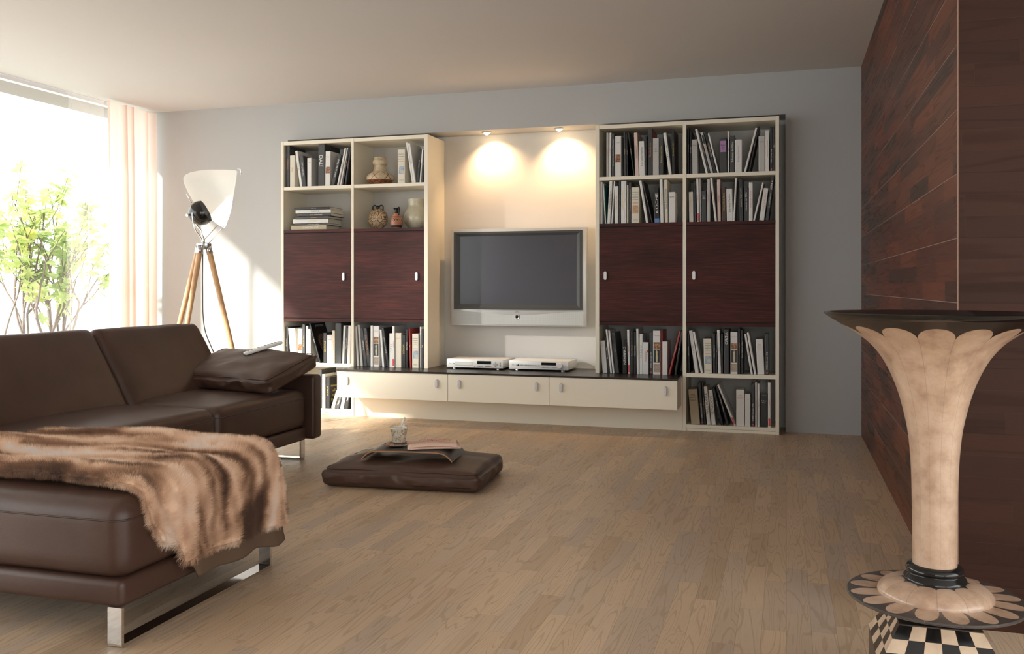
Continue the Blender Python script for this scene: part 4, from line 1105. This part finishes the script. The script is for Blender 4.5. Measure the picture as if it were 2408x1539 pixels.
('R5', 'books on the right bench end', "on the bench's right end", 0.386, [
 (-1.2692, 0.0355, 0.232, -4.7, 'W', 'Harry', 'gr^', 'short white book leaning left, leftmost'),
 (-1.2286, 0.0158, 0.258, -6.0, 'K', 'Der Tiefsee Leuchter', 'w', 'black book leaning left'),
 (-1.212, 0.0128, 0.316, -6.2, 'W', 'Fotografie', 'or', 'tall white book leaning left'),
 (-1.194, 0.0128, 0.309, -6.1, 'W', 'Wohnen', 'rd', 'second tall white book leaning left'),
 (-1.175, 0.0266, 0.293, -6.1, 'D-', 'Stoff', 'gr', 'grey cloth book leaning left'),
 (-1.122, 0.0295, 0.231, 0.0, 'K', 'NEHBERG', 'w', 'short black book with bold white letters'),
 (-1.085, 0.0167, 0.314, -1.1, 'W', 'Handbuch', 'rd', 'tall white book with a red foot'),
 (-1.065, 0.0167, 0.299, 0.0, 'K', 'Kraft und Sicherheit', 'w', 'black book with bold vertical title'),
 (-1.043, 0.0177, 0.298, 0.0, 'K', 'DOGGY WANDA', 'w', 'black book with thin pale title'),
 (-1.021, 0.0158, 0.322, -0.7, 'W', 'Gärten der Renaissance', 'ye', 'tallest white book'),
 (-1.002, 0.0227, 0.285, 0.0, 'W', 'I N  A F R I K A', 'k', 'white book with spaced black letters'),
 (-0.976, 0.0384, 0.227, 0.0, 'W', 'Postkarte', 'rd', 'short white book with red square'),
 (-0.931, 0.0217, 0.298, 0.0, 'D', 'STERN Chronik 1997', 'w', 'charcoal book with small white title'),
 (-0.906, 0.0522, 0.311, 0.0, 'W%', 'CHRONIK', 'rd^', 'thick white chronicle with three pictures'),
 (-0.849, 0.0098, 0.314, 0.0, 'R', '', 'w', 'thin book with red cover behind'),
 (-0.839, 0.0355, 0.235, 0.0, 'W', 'Hitzig', 'rd^', 'short white book, right of the chronicle'),
 (-0.7966, 0.0128, 0.315, 13.8, 'R', 'Die rote Zeit', 'w', 'red and white book leaning right'),
 (-0.7544, 0.0128, 0.308, 8.5, 'K', 'Abenteuer Segeln', 'w', 'dark book leaning right, rightmost'),
]),
('R6', 'books below the rightmost door', 'below the rightmost dark door', 0.404, [
 (-0.66, 0.0128, 0.276, -1.0, 'K', 'Die Nacht der Eulen', 'w', 'black book, leftmost'),
 (-0.612, 0.0246, 0.298, -8.3, 'W', 'EUROPA', 'gr', 'grey-white book leaning left'),
 (-0.572, 0.0158, 0.292, -11.0, 'W', 'NACHTSCHATTENGEWÄCHSE', 'gr', 'white book leaning left, grey title'),
 (-0.549, 0.0532, 0.242, -1.2, 'C#', 'Harenberg', 'k^', 'thick cream encyclopedia with a blue picture'),
 (-0.488, 0.0177, 0.28, -0.8, 'K', 'Kraft und Sicherheit', 'w', 'black book with bold vertical title'),
 (-0.4696, 0.009, 0.276, 0.0, 'D', 'Film', 'w', 'very thin dark book'),
 (-0.4524, 0.0187, 0.304, -1.7, 'W', 'PRAG', 'gr', 'tall white book with grey letters'),
 (-0.434, 0.0128, 0.277, 0.0, 'D', 'Wege in die Zukunft', 'ye', 'slim charcoal book'),
 (-0.414, 0.0325, 0.308, 0.0, 'D', 'VIDEO', 'w!', 'tall dark book with huge pale letters'),
 (-0.371, 0.0483, 0.291, 0.0, 'W%', 'CHRONIK', 'rd^', 'thick white chronicle with three pictures'),
 (-0.318, 0.0138, 0.314, 0.0, 'K', 'Romantik und Realismus', 'or', 'tall black book with orange letters'),
 (-0.299, 0.0148, 0.306, 0.0, 'K', 'Gotische Kathedralen und Kunst', 'w', 'black book with small white title'),
 (-0.234, 0.0138, 0.281, -9.0, 'W', 'Der Mann aus Eis', 'k', 'white book leaning left, dark title'),
 (-0.212, 0.0148, 0.292, -9.7, 'W', 'Das goldene Blatt', 'or', 'white book leaning left, orange title'),
 (-0.19, 0.0473, 0.244, -2.8, 'W', 'DER GROSSE KNAUR', 'or^', 'thick white book with gold letters'),
 (-0.138, 0.0227, 0.28, 0.0, 'D', 'STERN Chronik 1998', 'w', 'charcoal book, rightmost'),
]),
('R7', 'books on the rightmost bottom shelf', 'on the rightmost bottom shelf', 0.045, [
 (-0.638, 0.0611, 0.243, -5.2, 'E', 'DER BROCK HAUS', 'k^', 'thick beige book, leftmost'),
 (-0.571, 0.0197, 0.285, -4.4, 'D', 'STERN Chronik 1999', 'w', 'charcoal book leaning left'),
 (-0.549, 0.0128, 0.289, -4.0, 'K', 'Zwei wie Feuer', 'ye', 'slim black book with yellow print'),
 (-0.53, 0.0246, 0.266, -5.0, 'W', 'WILL KUPPER', 'k', 'white book with bold black letters'),
 (-0.499, 0.0286, 0.243, -5.4, 'W', 'WELT GESCHICHTE', 'k', 'white history book leaning left'),
 (-0.434, 0.0158, 0.265, -13.1, 'K', 'Schwarze Tage', 'w', 'black book leaning left'),
 (-0.3956, 0.0158, 0.281, -16.1, 'K', 'Die Nacht und das Geheimnis', 'w', 'second black book leaning left'),
 (-0.3464, 0.0138, 0.301, -22.2, 'W', 'Handbuch', 'rd', 'white book leaning far left, red foot'),
 (-0.332, 0.0542, 0.252, 0.0, 'W', 'DER GROSSE', 'or^', 'thick white book with gold letters'),
 (-0.273, 0.0364, 0.224, 0.0, 'W', 'Hitzig', 'k^', 'short white book beside thick one'),
 (-0.232, 0.0227, 0.288, 0.0, 'D', 'STERN Chronik 1996', 'w', 'charcoal book with small white title'),
 (-0.206, 0.0138, 0.304, 0.0, 'G', 'AFRIKA', 'or', 'slim grey book'),
 (-0.19, 0.0138, 0.299, 0.0, 'W', 'Rosen und Garten', 'gr', 'slim white book, right of grey'),
 (-0.172, 0.0473, 0.214, 0.0, 'K', 'Arthur Hailey', 'w^', 'short thick black book'),
 (-0.121, 0.0177, 0.306, 0.0, 'W', 'Handbuch', 'rd', 'white book with red foot, rightmost'),
]),
]

rb = random.Random(5)
for key, grp, phrase, z, rows in BOOKS:
    for (X, W, H_, tilt, col, title, tc, look) in rows:
        book(X, z, W, H_, tilt, col, title, tc, look+' '+phrase, grp, rnd=rb)
# the flat stack on the left: spine towards the room
st = [('E', 'SCHATTENLICHT', 'w', -3.793, .313, .0355, 'grey-beige book at the bottom of the flat stack'),
      ('K', 'Ein Tag im Leben der Sowjetunion', 'w', -3.765, .300, .0165, 'black book second from the bottom of the flat stack'),
      ('W', 'JUGENDSTIL', 'ye', -3.785, .315, .034, 'thick white book third from the bottom of the flat stack'),
      ('D', 'AMERIKA', 'or', -3.760, .300, .020, 'charcoal book with orange title in the middle of the flat stack'),
      ('D', 'IM TAL DER KÖNIGE', 'w', -3.742, .300, .0245, 'charcoal book third from the top of the flat stack'),
      ('W', 'VULKANE', 'bl', -3.760, .312, .029, 'white book second from the top of the flat stack'),
      ('K', 'Orient-Carpet', 'w', -3.768, .315, .017, 'thin black book on top of the flat stack')]
zz = 1.4614
for k, (c, t, tc, x, L_, T, lb) in enumerate(st):
    o = book(x, zz, T, L_, 90, c, t, tc, lb, 'books lying in the flat stack', D=.225, y=YU+.012+.006*(k % 3), lying=True)
    o.location.z = zz+T; zz += T+.0004

# ---------------------------------------------------------------- tripod lamp
def tripod_lamp():
    cx, cy = -3.960, 5.55; root = empty('tripod_lamp', (cx, cy, 0), label='tripod lamp with wooden legs, black ball and white reflector', cat='floor lamp')
    m_w = M('ash_wood', (.60,.36,.19), .5, var=.15, vscale=30)
    top = 1.285
    for k, (fx, fy) in enumerate(((-.30,-.16),(.02,-.42),(.375,.02))):
        a = Vector((fx*.10, fy*.10, top)); b = Vector((fx, fy, .004)); d = (b-a).normalized()
        o = tube('leg', [a, a.lerp(b, .02), a.lerp(b, .3), a.lerp(b, .8), b], [.014,.020,.0185,.016,.013], m_w, root, 10)
        tube('leg_socket', [a-d*.012, a+d*.045], [.021, .023], m_steel, o, 12)
    lathe('tripod_head', [(.001,top-.012),(.048,top-.012),(.056,top+.004),(.056,top+.028),(.048,top+.034),(.001,top+.034)], m_steel, root, 24, flat=.75)
    tube('yoke_stem', [(0,0,top+.03),(0,0,top+.06),(-.02,0,top+.12),(-.06,-.01,top+.17)], [.010,.008,.006,.006], m_chrome, root, 8)
    tube('yoke_arm', spline([(0,-.02,top+.06),(-.01,-.085,top+.13),(-.022,-.095,top+.20),(-.030,-.087,top+.245)], 5), .005, m_chrome, root, 8)
    tube('reflector_arm', spline([(.0,0,top+.055),(.06,.03,top+.13),(.11,.05,top+.20),(.08,.05,top+.225)], 4), .0035, m_chrome, root, 8)
    tube('reflector_arm', [(.04,0,top+.03),(.15,.04,top+.165),(.165,.05,top+.20)], .0035, m_chrome, root, 8)
    # black ball head, its open side turned to the reflector
    bc = Vector((-.022, 0, 1.532)); ax = Vector((.80, .30, .42)).normalized()
    prof = [(.088*math.sin(a), -.088*math.cos(a)) for a in [math.pi*(.02+.62*i/16) for i in range(17)]]+[(.078,.020),(.070,-.030),(.045,-.06),(.001,-.07)]
    v, f = lathe_vf([(max(r, .0008), z) for r, z in prof], 40)
    o = mesh('lamp_head', v, f, m_black, root, autos=50); o.rotation_euler = ax.to_track_quat('Z', 'Y').to_euler(); o.location = bc
    v, f = lathe_vf([(.001,-.045),(.018,-.04),(.024,-.02),(.020,.0),(.001,.012)], 20)
    mesh('bulb', v, f, M('lamp_bulb', (1,1,1), .3, emit=(1,.9,.75), est=30), o, autos=60)
    tube('fixing_screw', [(-.05,-.07,1.60),(-.068,-.10,1.66)], .0035, m_chrome, root, 8)
    v, f = lathe_vf([(.001,0),(.010,0),(.010,.012),(.001,.014)], 16); q = mesh('pivot_knob', v, f, m_chrome, root, autos=40, loc=(-.075,-.075,1.512)); q.rotation_euler = (math.pi/2,0,0)
    # white reflector: a bulging sail of sheet, wide above and narrow below
    rim = [(-.170,1.785),(-.155,1.808),(-.11,1.826),(-.03,1.836),(.07,1.838),(.17,1.834),(.262,1.825),(.272,1.815),(.262,1.75),(.245,1.66),(.222,1.55),(.195,1.47),(.172,1.425),(.13,1.44),(.06,1.49),(-.02,1.55),(-.09,1.62),(-.135,1.69),(-.165,1.75)]
    n = len(rim); c = (.075, 1.665); R_ = 8; vs, fs = [], []
    def put(off):
        b0 = len(vs)
        for j in range(R_+1):
            t = j/R_
            for (a, z) in rim:
                x = c[0]+(a-c[0])*t; zz_ = c[1]+(z-c[1])*t
                dy = .10-.05*((x-c[0])/.25); k_ = 1+dy/5.55
                vs.append(((cx+x)*k_-cx, dy+.13*(1-t*t)+off, 1.0073+(zz_-1.0073)*k_))
        return b0
    A = put(0); B = put(.004)
    for b0 in (A, B):
        for j in range(R_):
            for i in range(n): k = (i+1) % n; fs.append((b0+j*n+i, b0+j*n+k, b0+(j+1)*n+k, b0+(j+1)*n+i))
    for i in range(n): k = (i+1) % n; fs.append((A+R_*n+i, A+R_*n+k, B+R_*n+k, B+R_*n+i))
    mesh('reflector', vs, fs, cloth('white_reflector_sheet', (.90,.90,.88), (.90,.89,.86), 1), root, autos=60)
    tube('rim_clip', [(.245,.05,1.842),(.272,.045,1.838),(.276,.045,1.80)], .003, m_chrome, root, 6)
    cd = tube('cord', spline([(.0,-.01,top-.01),(.012,-.03,1.0),(.020,-.02,.72),(.10,.0,.50),(.18,.05,.18),(.22,.10,.008),(.10,.4,.006)], 8), .0036, m_blackm, root, 8)
    return cx, cy
tripod_lamp()
light('tripod_bulb', 'SPOT', (-3.905, 5.585, 1.555), 420, (1,.93,.84), aim=(.45, 1.0, -.38), spot_size=math.radians(88), spot_blend=.4, shadow_soft_size=.05)

# ---------------------------------------------------------------- niche downlights
for i, (x, lb) in enumerate(((-2.215, 'small round ceiling spotlight over the television, left one'), (-1.640, 'small round ceiling spotlight over the television, right one'))):
    root = empty('downlight', (x, 6.665, RZ), label=lb, cat='spotlight', group='spotlights in the niche soffit')
    lathe('trim_ring', [(.026,0),(.036,0),(.036,-.004),(.030,-.009),(.026,-.008)], m_steel, root, 32)
    lathe('lamp_glass', [(.001,-.0005),(.025,-.0005),(.020,-.012),(.012,-.020),(.001,-.023)], M('warm_bulb', (1,.9,.7), .3, emit=(1,.74,.42), est=60), root, 24)
    light('downlight_beam', 'SPOT', (x, 6.665, RZ-.03), 20, (1,.62,.32), aim=(.10, .42, -1), spot_size=math.radians(120), spot_blend=.9, shadow_soft_size=.015)

# ---------------------------------------------------------------- pedestal stand at the right
def pedestal():
    PX, PY = .336, 2.35; root = empty('flower_pedestal', (PX, PY, 0), label='flared stone pedestal with petal inlay and checkered foot', cat='pedestal')
    def inlay(name, fn):
        m, N, Lk, b = newmat(name); g = G(m); ob = g.obj(); o = g.xyz(ob)
        n = g.noise(ob, 22, 5, .6); n2 = g.noise(ob, 5, 2)
        cream = g.ramp(g.math('ADD', g.math('MULTIPLY', n, .6), g.math('MULTIPLY', n2, .4)), [(.35,(.34,.215,.145)),(.5,(.49,.335,.235)),(.65,(.58,.42,.315))])
        v = g.N.new('ShaderNodeTexVoronoi'); v.feature = 'DISTANCE_TO_EDGE'; v.inputs['Scale'].default_value = 26; g.L.new(ob, v.inputs['Vector'])
        cr = g.smooth(v.outputs['Distance'], .0, .03, 1, 0); cream = g.mix(g.math('MULTIPLY', cr, .12), cream, (.22,.16,.12))
        fn(g, o, cream, b, Lk); b.inputs['Roughness'].default_value = .30; b.inputs['Coat Weight'].default_value = .25; return m
    def petal_u(g, o, n, ph=0.0):
        a = g.math('MULTIPLY', g.math('ADD', g.math('ARCTAN2', o[1], o[0]), ph), n/(2*math.pi))
        return g.math('SUBTRACT', g.math('MULTIPLY', g.math('FRACT', a), 2.0), 1.0)   # -1..1 across one petal
    dark = (.014,.009,.008)
    def f_stem(g, o, cream, b, Lk):
        u = petal_u(g, o, 14, .12); arch = g.math('SQRT', g.math('MAXIMUM', 0.0, g.math('SUBTRACT', 1.0, g.math('MULTIPLY', u, u))))
        zt = g.math('ADD', .889, g.math('MULTIPLY', arch, .027))
        blk = g.smooth(g.math('SUBTRACT', o[2], zt), -.0008, .0008)
        seam = g.math('MULTIPLY', g.smooth(g.math('ABSOLUTE', u), .965, .99), .5)
        col = g.mix(seam, cream, (.20,.14,.11)); Lk.new(g.mix(blk, col, dark), b.inputs['Base Color'])
    prof = [(.047,.322),(.0485,.34),(.049,.40),(.0495,.48),(.052,.58),(.0575,.65),(.066,.70),(.080,.755),(.097,.800),(.118,.840),(.145,.873),(.176,.897),(.205,.915),(.232,.932)]
    prof = [(p.x, p.y) for p in spline([(a, b, 0) for a, b in prof], 5)]
    lathe('flared_stem', prof, inlay('petal_stone', f_stem), root, 96)
    lathe('bowl_rim', [(.2325,.932),(.2475,.9425),(.2490,.9455),(.2455,.9475),(.225,.9420),(.18,.925),(.10,.90),(.001,.895)], m_black, root, 96)
    lathe('stem_collar', spl([(.050,.352),(.060,.348),(.064,.340),(.060,.333),(.064,.327),(.070,.318),(.066,.308),(.058,.304)]), m_black, root, 48)
    def f_dome(g, o, cream, b, Lk):
        u = petal_u(g, o, 12, .1); r = g.math('SQRT', g.math('ADD', g.math('MULTIPLY', o[0], o[0]), g.math('MULTIPLY', o[1], o[1])))
        arch = g.math('SQRT', g.math('MAXIMUM', 0.0, g.math('SUBTRACT', 1.0, g.math('MULTIPLY', u, u))))
        rin = g.math('SUBTRACT', .082, g.math('MULTIPLY', arch, .014))
        blk = g.smooth(g.math('SUBTRACT', rin, r), -.0006, .0006)
        seam = g.math('MULTIPLY', g.smooth(g.math('ABSOLUTE', u), .96, .985), .55)
        Lk.new(g.mix(blk, g.mix(seam, cream, (.20,.14,.11)), (.045,.035,.03)), b.inputs['Base Color'])
    lathe('petal_dome', spl([(.127,.278),(.126,.288),(.115,.300),(.095,.309),(.072,.314),(.050,.316)]), inlay('dome_stone', f_dome), root, 72)
    def f_disc(g, o, cream, b, Lk):
        u = petal_u(g, o, 16, .05); r = g.math('SQRT', g.math('ADD', g.math('MULTIPLY', o[0], o[0]), g.math('MULTIPLY', o[1], o[1])))
        t = g.math('DIVIDE', g.math('SUBTRACT', r, .120), .070)
        w = g.math('SQRT', g.math('MAXIMUM', 0.0, g.math('SUBTRACT', 1.0, g.math('POWER', g.math('MAXIMUM', 0.0, t), 2.5))))
        ins = g.smooth(g.math('SUBTRACT', g.math('MULTIPLY', w, .88), g.math('ABSOLUTE', u)), -.02, .02)
        Lk.new(g.mix(ins, (.060,.050,.045), cream), b.inputs['Base Color'])
    lathe('petal_disc', [(.001,.262),(.120,.262),(.175,.265),(.194,.270),(.197,.2735),(.194,.277),(.160,.279),(.125,.280),(.001,.280)], inlay('disc_stone', f_disc), root, 96)
    lathe('lower_collar', spl([(.060,.264),(.078,.256),(.084,.247),(.080,.238),(.070,.232)]), m_black, root, 48)
    # checkered foot: flared square collar over a straight block, every square a face of its own
    m_c1 = M('checker_cream', (.60,.45,.32), .3, var=.15, vscale=30); T_, B_ = .088, .135; zt, zb = .228, .146
    vs, fs, mi = [], [], []; n = 6
    for k in range(4):
        a = k*math.pi/2; c, s_ = math.cos(a), math.sin(a)
        for r in range(3):
            for q in range(n):
                b0 = len(vs)
                for (rr, qq) in ((r, q), (r, q+1), (r+1, q+1), (r+1, q)):
                    h = T_+(B_-T_)*rr/3; x = -h+2*h*qq/n; vs.append((x*c+h*s_, x*s_-h*c, zt+(zb-zt)*rr/3))
                fs.append((b0, b0+1, b0+2, b0+3)); mi.append((r+q+k) % 2)
    o = mesh('checkered_foot', vs, fs, m_black, root); o.data.materials.append(m_c1)
    for p_, w_ in zip(o.data.polygons, mi): p_.material_index = w_
    box('foot_top_plate', -T_, T_, -T_, T_, zt-.004, zt+.0035, M('dark_stone', (.035,.028,.025), .25), root, .001)
    box('foot_block', -B_, B_, -B_, B_, 0, zb+.0005, M('dark_plinth', (.030,.022,.019), .35), root, .002)
def spl(p): return [(v.x, v.y) for v in spline([(a, b, 0) for a, b in p], 4)]
pedestal()

# ---------------------------------------------------------------- lettering: fit every text to its field, kept as meshes
objs = []; cache = {}
for t in TEXTS:
    if t['s'] not in cache:
        c = bpy.data.curves.new('lettering', 'FONT'); c.body = t['s']; c.align_x = 'CENTER'; c.align_y = 'CENTER'; c.size = 1; c.resolution_u = 2
        o = bpy.data.objects.new('lettering', c); COL.objects.link(o); cache[t['s']] = o
bpy.context.view_layer.update()
dg = bpy.context.evaluated_depsgraph_get(); geo = {}
for k, o in cache.items():
    e = o.evaluated_get(dg); me = e.to_mesh(); geo[k] = ([tuple(v.co) for v in me.vertices], [tuple(p.vertices) for p in me.polygons]); e.to_mesh_clear()
for o in cache.values(): bpy.data.objects.remove(o, do_unlink=True)
for t in TEXTS:
    v, f = geo[t['s']]; xs_ = [p[0] for p in v]; ys_ = [p[1] for p in v]
    dx, dy = max(xs_)-min(xs_), max(ys_)-min(ys_); cx, cy = (max(xs_)+min(xs_))/2, (max(ys_)+min(ys_))/2
    s = min(t['w']/dx, t['h']/dy); sx = sy = s
    if t.get('stretch'): sx = t['w']/dx; sy = t['h']/dy
    X_, Y_, Z_ = [Vector(q) for q in t['basis']]; c = Vector(t['c'])
    me = bpy.data.meshes.new(t['name']); me.from_pydata([tuple(c+X_*((p[0]-cx)*sx)+Y_*((p[1]-cy)*sy)) for p in v], [], f); me.materials.append(t['mat'])
    o = bpy.data.objects.new(t['name'], me); COL.objects.link(o); o.parent = t['parent']
